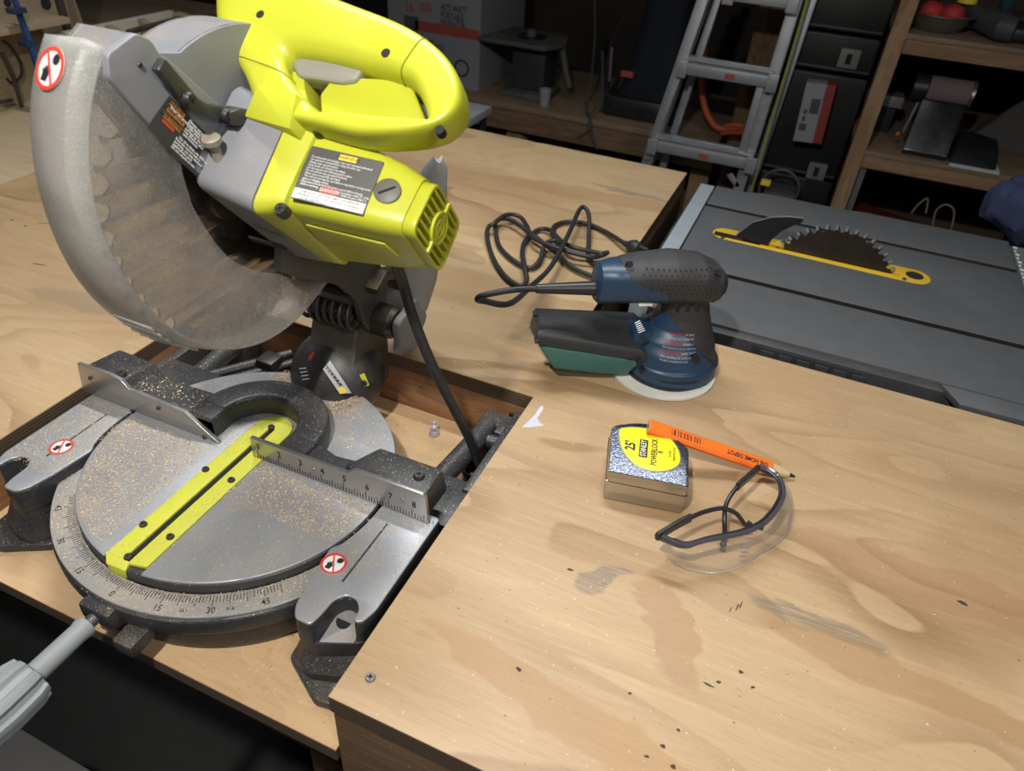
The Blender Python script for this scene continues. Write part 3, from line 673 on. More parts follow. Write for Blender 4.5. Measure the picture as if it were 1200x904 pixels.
letters(wl, [('▲WARNING'.replace('▲', ''), Wd*.25, -Hd*.12, .0044, 'CENTER', .0), ('ADVERTENCIA', Wd*.27, -Hd*.29, .0038, 'CENTER', .0), ('AVERTISSEMENT', Wd*.27, -Hd*.47, .0034, 'CENTER', .0)], F @ Matrix.Translation((0, 0, .0002)), M_['black_print'])
b_ = ['Always use guards.', 'Keep hands out of path', 'of saw blade. Return', 'carriage to the full', 'rear position after', 'each crosscut.']
letters(wl, [(t_x, Wd*.52, -Hd*(.10+i*.075), .0030, 'LEFT', .02) for i, t_x in enumerate(b_)]+[(t_x, Wd*.10, -Hd*(.20), .0028, 'LEFT', .02) for t_x in ('Wear eye protection',)]+[('Use 10 in. blade only 5000 rpm', Wd*.50, -Hd*(.62+i*.08), .0026, 'LEFT', .02) if i == 0 else (('Read the manual before', 'servicing, use only identical', 'replacement parts.', 'Do not expose to rain')[i-1], Wd*.45, -Hd*(.62+i*.08), .0028, 'LEFT', .02) for i in range(5)], F @ Matrix.Translation((0, 0, .0002)), M_['white_print'], 'small_print')
# black guard link
lk = [ax(u, v, -.393) for u, v in ((184, 74), (206, 100), (223, 121), (237, 128), (262, 132), (300, 138))]
b = B().merge(plate(rp([V(p) for p in ribbon([(p.y, p.z) for p in lk], [.010, .0105, .011, .009, .009, .011])], .002, 2), .007, YZ(-.3925), .0015))
gl = b.obj('guard_link', M_['blackp'], ms)
for u, v in ((221, 116), (265, 135)): screw(gl, ax(u, v, -.3885), (1, 0, 0), .0048, M_['black_screw'], h=.003)
p0 = ax(272, 136, -.387); p1 = ax(306, 141, -.387)
b = B().hull([V((x, p.y+dy, p.z+dz)) for x in (-.396, -.382) for p in (p0, p1) for dy, dz in ((-.005, -.005), (-.005, .005), (.005, -.005), (.005, .005))], .002); b.obj('link_cover', M_['blackp'], ms)
# ---- gearbox + motor: lofts of a rounded quad (FT, BT, BB, Bo)
def quadsec(x, FT, BT, BB, Bo, r=.011, n=5): return [V((x, p[0], p[1])) for p in rp([V(FT), V(BT), V(BB), V(Bo)], r, n)]
b = B().rings([quadsec(-.404, (.381, .306), (.44, .362), (.530, .270), (.474, .205)), quadsec(-.400, (.379, .306), (.440, .364), (.532, .270), (.475, .203)),
               quadsec(-.352, (.376, .299), (.437, .354), (.524, .266), (.460, .216))])
b.obj('gearbox', M_['gear'], ms, label='grey cast gearbox')
sv = B().merge(plate(rp([V((-.390, -.004)), V((-.356, -.004)), V((-.356, .004)), V((-.390, .004))], .002, 3), .002, frame((0, .4137, .2512), (1, 0, 0), (0, .66, -.75)), .0006))
vt = sv.obj('vent_slot', M_['void'], ms); vt.location = (0, 0, 0)
# knob on gearbox (arbor lock)
pp = H(.028, .012, .060); q = hit(258, 190, H(.03, 0, .066), NN)
F = lathm(q, NN)
b = B().lathe([(0, -.012), (.0115, -.012), (.0115, -.001), (.0105, .001), (0, .001)], F, 26); b.obj('lock_boss', M_['gear'], ms)
b = B().lathe([(0, 0), (.0042, 0), (.0042, .004), (.0036, .006), (.0042, .008), (.0036, .010), (.0042, .012), (.0044, .015), (.0068, .0155), (.007, .0195), (.006, .0205), (0, .0205)], lathm(q, NN*.8+W*.42), 22); b.obj('spindle_lock', mat('dusty_bolt', (.30, .26, .20), .6, .3), ms)
yel = M_['lime']
b = B().rings([quadsec(-.3515, (.377, .298), (.437, .353), (.523, .266), (.461, .2165)), quadsec(-.350, (.3765, .298), (.437, .353), (.523, .266), (.4615, .216)),
               quadsec(-.331, (.3855, .3015), (.4425, .348), (.515, .264), (.4555, .2205)), quadsec(-.330, (.3875, .3005), (.4425, .346), (.513, .264), (.455, .2225))])
mc = b.obj('motor_collar', yel, ms)
E0 = ((.437, .325), (.478, .276), (.443, .247), (.400, .300))   # end corners A B C D
A_, B__, C_, D_ = [V(e) for e in E0]
b = B().rings([quadsec(-.332, (.3885, .3010), (.4425, .3445), (.510, .262), (.4545, .2245), .013), quadsec(-.300, (.3895, .3020), (.4420, .3415), (.502, .266), (.452, .2300), .014),
               quadsec(-.262, (.3935, .3015), (.4395, .3345), (.490, .271), (.4465, .2385), .014), quadsec(-.243, (.398, .3005), (.4375, .3275), (.480, .2755), (.4435, .2455), .013)])
motor = b.obj('motor_housing', yel, ms, label='lime yellow motor housing')
# lower ridge detail on motor underside
fr = [(-.325, .404, .284), (-.262, .411, .281), (-.258, .424, .266), (-.325, .420, .264)]
rd = B().hull([V(p)+V((0, -.0016, -.0016))*s for p in fr for s in (0, 1)], .0012); rd.obj('housing_ridge', yel, motor)
# end grille
def quadpt(s, t, x): q = (A_*(1-s)+B__*s)*(1-t)+(D_*(1-s)+C_*s)*t; return V((x, q.x, q.y))     # s: A->B, t: A->D
ctr = (A_+B__+C_+D_)/4
rim = [V((p.x, p.y)) for p in rp([A_, B__, C_, D_], .011, 5)]; inn = [ctr+(p-ctr)*.90 for p in rim]
b = B().merge(plate([rim, inn], .010, YZ(-.2385), .001)); grille = b.obj('end_grille', yel, ms, label='slotted end grille of the motor')
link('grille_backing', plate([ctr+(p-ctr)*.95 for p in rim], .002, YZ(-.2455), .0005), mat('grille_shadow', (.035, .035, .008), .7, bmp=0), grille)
def bar(p, q, wd, x0=-.244, x1=-.2338):
    d = (q-p); d.normalize(); n = V((0, -d.z, d.y))*wd/2
    return B().hull([V((x, (r+m).y, (r+m).z)) for x in (x0, x1) for r in (p, q) for m in (n, -n)], .0004)
for t in [i/7 for i in range(1, 7)]: bar(quadpt(.02, t, 0), quadpt(.98, t, 0), .0024).obj('grille_slat', yel, grille)
bar(quadpt(.5, .03, 0), quadpt(.5, .97, 0), .004, -.243, -.2325).obj('grille_rib', yel, grille)
M = lathm((-.2405, ctr.x, ctr.y), (1, 0, 0)); b = B().lathe([(0, 0), (.0125, 0), (.0125, .0085), (.0105, .0085), (.0105, .0070), (.0075, .0070), (.007, .0085), (.0055, .0085), (.005, .006), (.0028, .006), (.0028, .0085), (0, .0085)], M, 30); b.obj('bearing_cap', yel, grille)
# label plane = through motor's top face
T0 = V((-.300, .3895, .3020)); T1 = V((-.300, .4420, .3415)); T2 = V((-.243, .398, .3005))
tn = (T2-T0).cross(T1-T0).normalized()
if tn.z < 0: tn = -tn
LP = T0+tn*.0012
def top_(u, v): return hit(u, v, LP, tn)
c = [top_(*p) for p in ((366, 171), (451.5, 190.5), (424, 253), (340, 231))]
Wd = ((c[1]-c[0]).length+(c[2]-c[3]).length)/2; Hd = ((c[0]-c[3]).length+(c[1]-c[2]).length)/2
o0 = (c[0]+c[1]+c[2]+c[3])/4; F = frame(o0, c[1]-c[0], c[0]-c[3]); 
ml = link('warning_label', plate(rp([V((-Wd/2, -Hd/2)), V((Wd/2, -Hd/2)), V((Wd/2, Hd/2)), V((-Wd/2, Hd/2))], .001, 2), .0006, F, .0001), mat('label_dark_grey', (.085, .08, .075), .5, bmp=0), ms, label='dark grey warning label on the motor housing')
b = B().box((-Wd/2+.0008, -Hd/2+.0008, .0003), (Wd/2-.0008, -Hd/2+Hd*.2, .0004), M=F); b.obj('white_band', M_['white_label'], ml)
b = B().box((-Wd*.09, Hd*.36, .0003), (Wd*.15, Hd*.46, .0004), M=F); b.obj('yellow_band', M_['yellow_print'], ml)
b = B().box((-Wd*.15, -Hd*.285, .0003), (Wd*.09, -Hd*.18, .0004), M=F); b.obj('red_band', M_['red_print'], ml)
F2 = F @ Matrix.Translation((0, 0, .0005))
letters(ml, [('WARNING', Wd*.035, Hd*.41, .0036, 'CENTER', .0)], F2, M_['black_print'])
letters(ml, [('LASER RADIATION. AVOID DIRECT EYE EXPOSURE.', 0, -Hd*.345, .0028, 'CENTER', .0, .72), ('MAXIMUM OUTPUT <1mW  WAVELENGTH 630-660nm', 0, -Hd*.405, .0027, 'CENTER', .0, .72), ('CLASS IIIa LASER PRODUCT', -Wd*.2, -Hd*.46, .0027, 'CENTER', .0, .72)], F2, M_['black_print'])
tl = ['• To reduce the risk of injury, user must read and understand', '  the operator\'s manual before using the miter saw.', '• Always wear eye protection.', '• Keep hands out of path of saw blade.', '• Do not operate saw without guards in place.', '• Do not perform any operation freehand.', '• Never reach around the saw blade.', '• Turn off tool and wait for saw blade to stop before moving work-', '  piece or changing settings.', '• Disconnect the saw from the power source before changing', '  blade or servicing.']
letters(ml, [(s.replace('•', '-'), -Wd*.46, Hd*(.31-.052*i), .0026, 'LEFT', .0, .74) for i, s in enumerate(tl)]+[('DANGER', -Wd*.03, -Hd*.235, .0038, 'CENTER', .0), ('Complies with 21 CFR', Wd*.3, -Hd*.21, .0024, 'CENTER', .02), ('1040.10 and 1040.11', Wd*.3, -Hd*.26, .0024, 'CENTER', .02)], F2, M_['white_print'], 'small_print')
# brush cap, screws
q = top_(454, 224)
b = B().lathe([(0, -.003), (.0098, -.003), (.0098, .0006), (.0088, .0012), (0, .0012)], lathm(q, tn), 28); bcap = b.obj('brush_cap', mat('grey_brown_plastic', (.13, .12, .10), .5), ms)
B().box((-.0065, -.0009, .001), (.0065, .0009, .0015), M=frame(q, V(F.col[0][:3])*.8+V(F.col[1][:3])*.6, F.col[1][:3])).obj('slot', M_['void'], bcap)
screw(ms, hit(375, 154, V((-.335, .4425, .348)), NN), NN, .0052, M_['black_screw'], h=.004)
screw(ms, hit(331, 247, V((-.335, .386, .300)), NN), NN, .0052, M_['black_screw'], h=.004)
# ---- handle
OI = [((.056, .042), (.106, .0490), .050, .024), ((.028, .066), (.078, .064), .051, .024), ((.000, .090), (.062, .078), .052, .0245), ((-.022, .113), (.062, .089), .052, .0245), ((-.024, .139), (.074, .091), .052, .0245), ((.05, .144), (.095, .091), .052, .0245),
      ((.105, .136), (.118, .090), .052, .0245), ((.146, .1265), (.144, .0885), .053, .0235), ((.176, .1130), (.163, .0845), .055, .0215), ((.1955, .0965), (.175, .075), .058, .0185), ((.2055, .0765), (.185, .063), .0605, .0160), ((.201, .0600), (.1875, .057), .062, .0145),
      ((.186, .0490), (.175, .0565), .062, .0145), ((.163, .0415), (.155, .0540), .062, .0145), ((.140, .0370), (.135, .0520), .062, .0145), ((.112, .0370), (.118, .0510), .058, .0185)]
OO = cr([V((*o, k)) for o, i, k, h in OI], 6, True); II = cr([V((*i, h)) for o, i, k, h in OI], 6, True)
def hring(o, i, g=0., n=28):
    kc, kh = o.z, i.z; o = V((o.x, o.y)); i = V((i.x, i.y))
    m = (o+i)/2; d = o-i; L = d.length/2+g; d.normalize(); out = []
    for j in range(n):
        c, s = sup(2*math.pi*j/n, 4.2); q = m+d*L*c; out.append(H(q.x, q.y, kc+(kh+g)*s))
    return out
b = B(); R_ = [hring(o, i) for o, i in zip(OO, II)]; R_.append(R_[0])
b.rings(R_, cap=False); bmesh.ops.remove_doubles(b.bm, verts=b.bm.verts, dist=1e-6)
hd = b.obj('handle', yel, ms, ang=60, label='lime yellow D-shaped handle')
wp = [hit(u, v, H(0, 0, .058), NN)-bc for u, v in ((376, 112), (392, 92), (440, 93), (482, 98), (503, 150), (440, 152), (378, 142))]
link('handle_web', plate(rp([V((p.x, p.dot(W))) for p in wp], .002, 2), .018, FW(.051), .002), yel, ms, label='recessed lime panel closing the lower part of the handle loop')
seam = mat('seam_lime', (.20, .21, .01), .5, bmp=0)
for k in (7*6+3, 9): B().tube(hring(OO[k], II[k], .0001, 60)+[hring(OO[k], II[k], .0001, 60)[0]], .0005, 6, False).obj('seam_line', seam, hd)
tr = B().merge(plate(rp([V(p) for p in [(.056, .088), (.068, .077), (.106, .0785), (.116, .082), (.118, .094), (.07, .096)]], .003, 3), .016, FW(.056), .003)); tr.obj('trigger', mat('trigger_grey', (.26, .25, .21), .5), ms)
for u, v in ((305, 17), (452, 62), (515, 152)):
    q = hit(u, v, H(0, 0, .0762), NN); B().lathe([(0, -.006), (.0034, -.006), (.0034, .0003), (0, .0003)], lathm(q, NN), 16).obj('screw_hole', M_['void'], hd)
# handle foot clamped on the gearbox
b = B().hull([H(x, w_, k) for x, w_, k in [(.047, .033, .062), (.092, .029, .062), (.047, .033, .072), (.089, .030, .074), (.052, .055, .078), (.086, .055, .078), (.050, .06, .02), (.105, .06, .02), (.047, .033, .04), (.098, .030, .04)]], .003)
b.obj('handle_foot', yel, ms)
b = B().hull([H(x, w_, k) for x, w_, k in [(.052, .045, .066), (.095, .045, .066), (.030, .080, .06), (.068, .084, .060), (.052, .045, .0), (.10, .045, .0), (.040, .085, .02), (.07, .085, .02)]], .004); b.obj('handle_neck', yel, ms)
# ---- lower clear guard
gpo = [(129, .1735), (141, .167), (155, .158), (171, .149), (190, .142), (210, .137), (231, .136), (243, .136), (262, .137), (281, .139), (296, .141), (306, .146)]
gpm = [(129, .1770), (139, .1735), (148, .1685), (160, .1615), (172, .1513), (186, .1415), (203, .1345), (231, .1330), (245, .1335), (262, .1355), (281, .138), (296, .140), (306, .145)]
gpi = [(129, .1715), (139, .1673), (151, .1604), (161, .1543), (173, .1467), (186, .1395), (203, .1325), (224, .1295), (245, .1300), (262, .1320), (281, .135), (296, .138), (306, .143)]
def tabp(tab, off=0.):
    P = cr([V((t, r)) for t, r in tab], 8); out = []
    for i in range(73):
        th = 129+i*(177/72)
        for a, b in zip(P, P[1:]):
            if a.x <= th <= b.x+1e-6: out.append(V((th, a.y+(b.y-a.y)*(th-a.x)/max(1e-6, b.x-a.x)-off))); break
    return out
gx0, gx1 = -.452, -.405
mg = clear('guard_polycarbonate', (.80, .785, .75), .11, .22, .4, 45, .17, (.95, .95, .95), .5, .5)
mgr = clear('guard_rim', (.64, .635, .61), .30, .46, .35, 60, .2, (.93, .93, .92), .5, .4)
def prx(tab, off, x): return [V((x, *pol(p.y, p.x))) for p in tabp(tab, off)]
prof = tabp(gpi)
b = B().rings([prx(gpo, 0., gx0), prx(gpm, 0., gx1-.011), prx(gpi, 0, gx1+.001)], cap=False, closed=False)
rimo = b.obj('guard_rim', mgr, ms, label='hazy outer rim of the clear lower guard', ang=25); sm = rimo.modifiers.new('s', 'SOLIDIFY'); sm.thickness = .0018
b = B().rings([prx(gpm, -.0003, gx1-.0108), prx(gpi, -.0003, gx1+.0008)], cap=False, closed=False)
for i in range(6):
    th = 205+i*4.6; a = [pol(.1395, th), pol(.1395, th+1.6)]
    B().hull([V((x, *q)) for x, sh in ((gx0+.003, 0), (gx0+.032, 4)) for q in (pol(.1382-(.0022 if sh else 0), th+sh), pol(.1382-(.0022 if sh else 0), th+1.6+sh), pol(.134, th+sh), pol(.134, th+1.6+sh))], .0003).obj('grip_ridge', mgr, rimo)
hole = [(.098, 131), (.092, 140), (.083, 149), (.071, 165), (.061, 182), (.0565, 200), (.0565, 222), (.059, 245), (.066, 263), (.080, 281), (.090, 285), (.1005, 287), (.122, 292)]
ho_ = [V(pol(r, t)) for r, t in hole]
face = [V(pol(p.y, p.x)) for p in prof if p.x < 301]+[V((.512, .148)), V((.506, .152))]+ho_[::-1]
link('guard_face', plate(face, .002, YZ(gx1), .0004), mg, ms, label='dusty see-through near face of the lower guard')
far = [V(pol(p.y-.001, p.x)) for p in tabp(gpo) if p.x < 301]+[V((.506, .152))]+ho_[::-1]
link('guard_face', plate(far, .002, YZ(gx0+.001), .0004), mg, ms)
q = V((-.437, .329+.0, .3927)); A1 = V((gx0, *pol(.1695, 136))); B1 = V((gx1-.011, *pol(.1747, 136)))
tng = V((0, pol(.1735, 129)[0]-pol(.167, 141)[0], pol(.1735, 129)[1]-pol(.167, 141)[1])).normalized()
F0 = frame(A1.lerp(B1, .42), B1-A1, tng); nz = F0.to_3x3().col[2]; q = A1.lerp(B1, .45)
sgn = 1 if nz.y < 0 else -1
sticker(rimo, q+nz*sgn*.0010, (B1-A1)*sgn, tng, .0135)
# ---- motor cord and dust bag
cp = [ay(u, v, y) for u, v, y in ((458, 296, .47), (470, 325, .50), (484, 372, .50), (505, 425, .505), (530, 475, .52), (548, 510, .535), (562, 545, .553))]
b = B().tube([tuple(p) for p in cr(cp, 6)], .0052, 12); b.obj('power_cord', M_['rubber'], ms)
b = B()
e0 = cp[-1]+V((-.004, 0, -.004)); b.tube([e0+V((.014*math.cos(i*.35), .008*math.sin(i*.35), -.0005*i)) for i in range(40)], .0035, 8); b.obj('cord_coil', M_['rubber'], ms)
bag = B(); R = []
axp = [(-.352, .66, .248), (-.355, .66, .236), (-.365, .66, .20), (-.378, .66, .15), (-.388, .66, .10), (-.395, .66, .06), (-.398, .66, .03), (-.398, .66, .012)]
for i, (x, y, z) in enumerate(axp):
    rw = (.005, .013, .022, .030, .032, .027, .016, .006)[i]
    R.append([V((x+rw*1.0*math.cos(t)*(1+.04*math.sin(3*t+i)), y+rw*.9*math.sin(t), z+.003*math.sin(2*t+i))) for t in (2*math.pi*j/20 for j in range(20))])
R = [[sum((R[max(0, min(len(R)-1, i))][j] for _ in (0,)), V((0, 0, 0))) for j in range(20)] for i in range(len(R))]
bag.rings(R).obj('dust_bag', M_['cloth'], ms, label='grey cloth dust bag hanging behind the motor')

B().tube([tuple(p) for p in cr([V((-.43, .545, .225)), V((-.405, .60, .222)), V((-.372, .645, .215)), V((-.365, .66, .19))], 5)], .013, 12).obj('dust_elbow', M_['blackp'], ms)
# ================================================================== SANDER
a_ = math.radians(30.8); SD = V((math.cos(a_), math.sin(a_), 0)); SE = V((-math.sin(a_), math.cos(a_), 0)); SC = V((-.088, .768, 0))
def Sp(s, e, z): return SC+SD*s+SE*e+V((0, 0, z))
M_['blue'] = mat('dark_blue_plastic', (.013, .040, .082), .4, dust=.0, var=.08)
M_['grip'] = mat('textured_rubber', (.024, .024, .026), .6, dust=.12, dustcol=(.10, .10, .10), bmp=.4, bscale=700)
M_['teal'] = clear('teal_plastic', (.045, .15, .135), .78, .9, .4, 40, 0, (.3, .8, .75))
sd = thing('orbital_sander', 'dark blue palm sander with black grip and black and teal dust box', 'sander', (SC.x, SC.y, 0))
Ms = frame(SC, SD, SE)
B().lathe([(0, .0005), (.0665, .0005), (.0668, .0018), (.0665, .004), (0, .004)], frame((-.092, .765, 0), SD, SE), 64).obj('sanding_disc', mat('white_abrasive', (.62, .62, .56), .8, bmp=.3), sd, label='white sanding disc under the base')
B().lathe([(0, .004), (.054, .004), (.054, .0075), (0, .0075)], Ms, 56).obj('backing_pad', M_['blackc'], sd)
def interp(tab, x):
    for a, b in zip(tab, tab[1:]):
        if a[0] <= x <= b[0]:
            t = (x-a[0])/(b[0]-a[0]); t = t*t*(3-2*t)*.5+t*.5; return [p*(1-t)+q*t for p, q in zip(a[1:], b[1:])]
    return tab[-1][1:] if x > tab[-1][0] else tab[0][1:]
# body column: z -> s centre, half s, half e
colt = [(.005, .004, .056, .056), (.018, .004, .0575, .0565), (.024, .004, .057, .0555), (.028, .003, .0535, .052), (.040, .002, .0515, .048), (.055, .003, .046, .040), (.070, .007, .036, .031), (.085, .007, .031, .027), (.100, .004, .030, .025), (.114, -.002, .036, .026)]
zs = [.0055+i*(.1085/90) for i in range(91)]
def colring(z, n=120):
    c, hs, he = interp(colt, z); return [Sp(c+hs*sup(2*math.pi*j/n, 2.15)[0], he*sup(2*math.pi*j/n, 2.15)[1]+.003, z) for j in range(n)]
def split_parts(b, fn, n1, m1, n2, m2, parent, l1=None, l2=None):
    me = b.mesh(45); out = []
    for keep, nm, m, lb in ((True, n1, m1, l1), (False, n2, m2, l2)):
        bm = bmesh.new(); bm.from_mesh(me)
        bmesh.ops.delete(bm, geom=[f for f in bm.faces if bool(fn(f.calc_center_median())) != keep], context='FACES')
        if keep:
            for v in bm.verts: v.co += v.normal*.0007
        q = bpy.data.meshes.new('s'); bm.to_mesh(q); bm.free(); o = link(nm, q, m, parent)
        if lb: o['label'] = lb
        out.append(o)
    bpy.data.meshes.remove(me); return out
def loc(p): q = p-SC; return q.dot(SD), q.dot(SE), p.z
def neckgrip(p):
    s, e, z = loc(p); return z > .058+max(0, (.012-s))*1.1-max(0, s-.012)*.9 and s > -.03
split_parts(B().rings([colring(z) for z in zs]), neckgrip, 'neck_grip', M_['grip'], 'body', M_['blue'], sd, 'black textured neck grip', 'dark blue body above the disc')
for zz, rr in ((.0215, .0012),): 
    B().tube([Sp(.004+.0575*math.cos(t), .0560*math.sin(t)+.003, zz) for t in [2*math.pi*i/48 for i in range(49)]], rr, 6, False).obj('shroud_lip', M_['blue'], sd)
# head
ht = [(-.107, .122, .020, .016, 0), (-.103, .124, .026, .020, 0), (-.085, .1265, .0265, .025, 0), (-.055, .1295, .0285, .030, 0), (-.020, .1310, .0300, .033, 0), (.012, .1290, .0285, .033, 0), (.034, .1260, .0225, .027, 0), (.044, .1240, .0140, .017, 0), (.048, .1235, .0050, .007, 0)]
ss = [-.107+.155*i/120 for i in range(121)]
def headring(s, n=110):
    zc, hz, he, _ = interp(ht, s); return [Sp(s, he*sup(2*math.pi*j/n, 2.5)[0], zc+hz*.90*sup(2*math.pi*j/n, 3.0)[1]) for j in range(n)]
def headgrip(p):
    s, e, z = loc(p)
    bd = interp([(-.11, .30), (-.088, .17), (-.080, .150), (-.070, .1385), (-.048, .131), (-.029, .125), (-.0216, .105), (-.02, .0)], s)[0]
    return z > bd
split_parts(B().rings([headring(s) for s in ss]), headgrip, 'palm_grip', M_['grip'], 'head', M_['blue'], sd, 'black dimpled rubber palm grip', 'dark blue head with the cord inlet')
for u, v in ((738, 310), (842, 319)):
    q = hit(u, v, Sp(0, -.0255, 0), SE); B().lathe([(0, -.006), (.0036, -.006), (.0036, .0014), (0, .0014)], lathm(q, -SE+V((0, 0, .5))), 18).obj('screw_hole', M_['void'], sd)
for k in range(5):
    B().box((-.0022, -.0012, -.002), (.0022, .0012, .002), M=frame(Sp(-.018+k*.0115, -(.0305, .0315, .031, .0285, .023)[k], .1115), SD, SE)).obj('vent', M_['void'], sd)
# dimples
b = B()
for j in range(6):
    for i in range(16):
        s = -.060+i*.0062+(j % 2)*.0031; z0 = .1265+j*.0052
        if not headgrip(Sp(s, 0, z0)): continue
        zc, hz, he, _ = interp(ht, s); q = (z0-zc)/hz
        if abs(q) > .93: continue
        e = -he*(1-abs(q)**2.5)**(1/2.5)
        b.ball(Sp(s, e-.0009, z0), .0010, n=6)
o = b.obj('grip_dimples', M_['blackc'], sd); o['kind'] = 'stuff'
for u, v in ((749, 424), (815, 419)):
    q = hit(u, v, Sp(0, -.0475, 0), SE); B().lathe([(0, -.004), (.0034, -.004), (.0042, .002), (0, .002)], lathm(q, -SE), 18).obj('screw_hole', M_['void'], sd)
# vent slit on the shroud
B().tube([Sp(.004+.0570*math.cos(t), .0560*math.sin(t)+.003, .0165) for t in [math.radians(232+i*4) for i in range(15)]], .0018, 6).obj('vent_slit', M_['void'], sd)
# text wrapped on body
def wrapper(phi0, z0, out=.0010):
    def f(c):
        z = z0+c.y; cc, hs, he = interp(colt, max(.012, z)); ph = phi0+c.x/.047
        return Sp(cc+(hs+out)*math.cos(ph), (he+out)*math.sin(ph)+.003, z)
    return f
W1 = wrapper(math.radians(268), .058)
tx = []
letters(sd, [('WARNING', -.015, .011-.0095*k, .0052, 'CENTER', .0) for k in range(3)], None, M_['red_print'], 'red_print', W1)
lines = ['To reduce risk', 'of injury, read', 'and understand', 'the manual. Wear', 'a dust mask and', 'eye protection.', 'Use with box only.']
letters(sd, [(['of injury', 'always use', 'wear mask'][k//1], -.003, .0112-.0095*k, .0040, 'LEFT', .0) for k in range(3)]+[(['user must read operator manual', 'dust exposure can be hazardous', 'when sanding use collector box'][k], -.0265, .0066-.0095*k, .0038, 'LEFT', .0, .85) for k in range(3)]+[('Double insulated tool', -.0265, -.0165, .0036, 'LEFT', .0)], None, M_['white_print'], 'white_print', W1)
B().box((-.008, -.0005, -.004), (.008, .0005, .004), M=frame(hit(757, 355, Sp(0, -.022, 0), SE), SD, SE)).obj('white_tag', M_['white_label'], sd)
bs = B()
for i in range(6): 
    q = hit(744+i*.8, 379+i*2.2, Sp(0, -.043, 0), SE); q2 = hit(750+i*1.2, 376+i*2.2, Sp(0, -.043, 0), SE)
    bs.tube([q, q2], .0006, 5)
o = bs.obj('white_print', M_['white_print'], sd); o['kind'] = 'stuff'
# dust box
Q = lambda u, v, e: hit(u, v, Sp(0, e, 0), SE)
tn_ = [Q(632, 393, -.028), Q(752, 410, -.028)]      # near top edge
nb = [Q(631, 404, -.031), Q(758, 421, -.031), Q(757, 440-16, -.031)]
bx = B().hull([Q(627, 361, .028), Q(742, 366, .028), Q(757, 378, .02), Q(628, 366, .02), Q(630, 388, -.024), Q(631, 393, -.027), Q(752, 410, -.027), Q(757, 400, -.01),
               Q(633, 405, -.031), Q(757, 424, -.031), Q(757, 416, .02), Q(629, 397, -.028), Q(759, 417, -.029), Sp(-.172, .028, .052), Sp(-.05, .028, .035)], .0022)
blk = bx.obj('dust_box_lid', mat('black_box_plastic', (.021, .022, .023), .45, dust=.0, bmp=.35, bscale=900), sd, label='black perforated dust box lid')
B().hull([Q(632, 405, -.0295), Q(754, 424, -.0295), Q(735, 440, -.024), Q(700, 439, -.026), Q(650, 433, -.026), Q(640, 420, -.028), Sp(-.176, .028, .052), Sp(-.045, .028, .034), Sp(-.155, .026, .018), Sp(-.07, .026, .012)], .004, 3).obj('dust_cup', M_['teal'], sd, label='translucent teal dust cup')
for u, v, e in ((628, 368, .0), (630, 399, -.028)):
    q = Q(u, v, e); B().box((-.0035, -.004, -.002), (.002, .004, .002), .0006, M=frame(q, SD, SE)).obj('catch', M_['blackc'], blk)
# perforations on the sloping lid
e0, e1 = Q(631, 393, -.027), Q(752, 410, -.027); g0, g1 = Q(627, 361, .028), Q(742, 366, .028)
pn = (e1-e0).cross(g0-e0).normalized(); pn = pn if pn.z > 0 else -pn
pb = B()
t_ = BVHTree.FromPolygons([w.co+V((SC.x, SC.y, 0)) for w in blk.data.vertices], [list(p.vertices) for p in blk.data.polygons])
Ga = ((643, 365), (716, 369), (723, 388), (650, 384))
for j in range(8):
    for i in range(22):
        s, t = i/21, j/7+(.08 if j > 2 else 0); u, v = [(Ga[0][k]*(1-s)+Ga[1][k]*s)*(1-t)+(Ga[3][k]*(1-s)+Ga[2][k]*s)*t for k in (0, 1)]
        d = (ROT @ V((u-CX, -(v-CY), -FOC))).normalized(); c, nn_, i_, ds = t_.ray_cast(CAMP, d)
        if c is None: continue
        h = .0013 if j < 3 else .0008
        pb.box((-.0010, -h, -.0010), (.0010, h, .0003), M=frame(c, SD, SE if abs(nn_.dot(SE)) < .7 else V((0, 0, 1))))
o = pb.obj('perforations', M_['void'], blk); o['kind'] = 'stuff'
B().hull([Sp(s, e, z) for s in (-.056, -.030) for e in (-.018, .018) for z in (.038, .066)], .005).obj('dust_outlet', M_['blue'], sd)
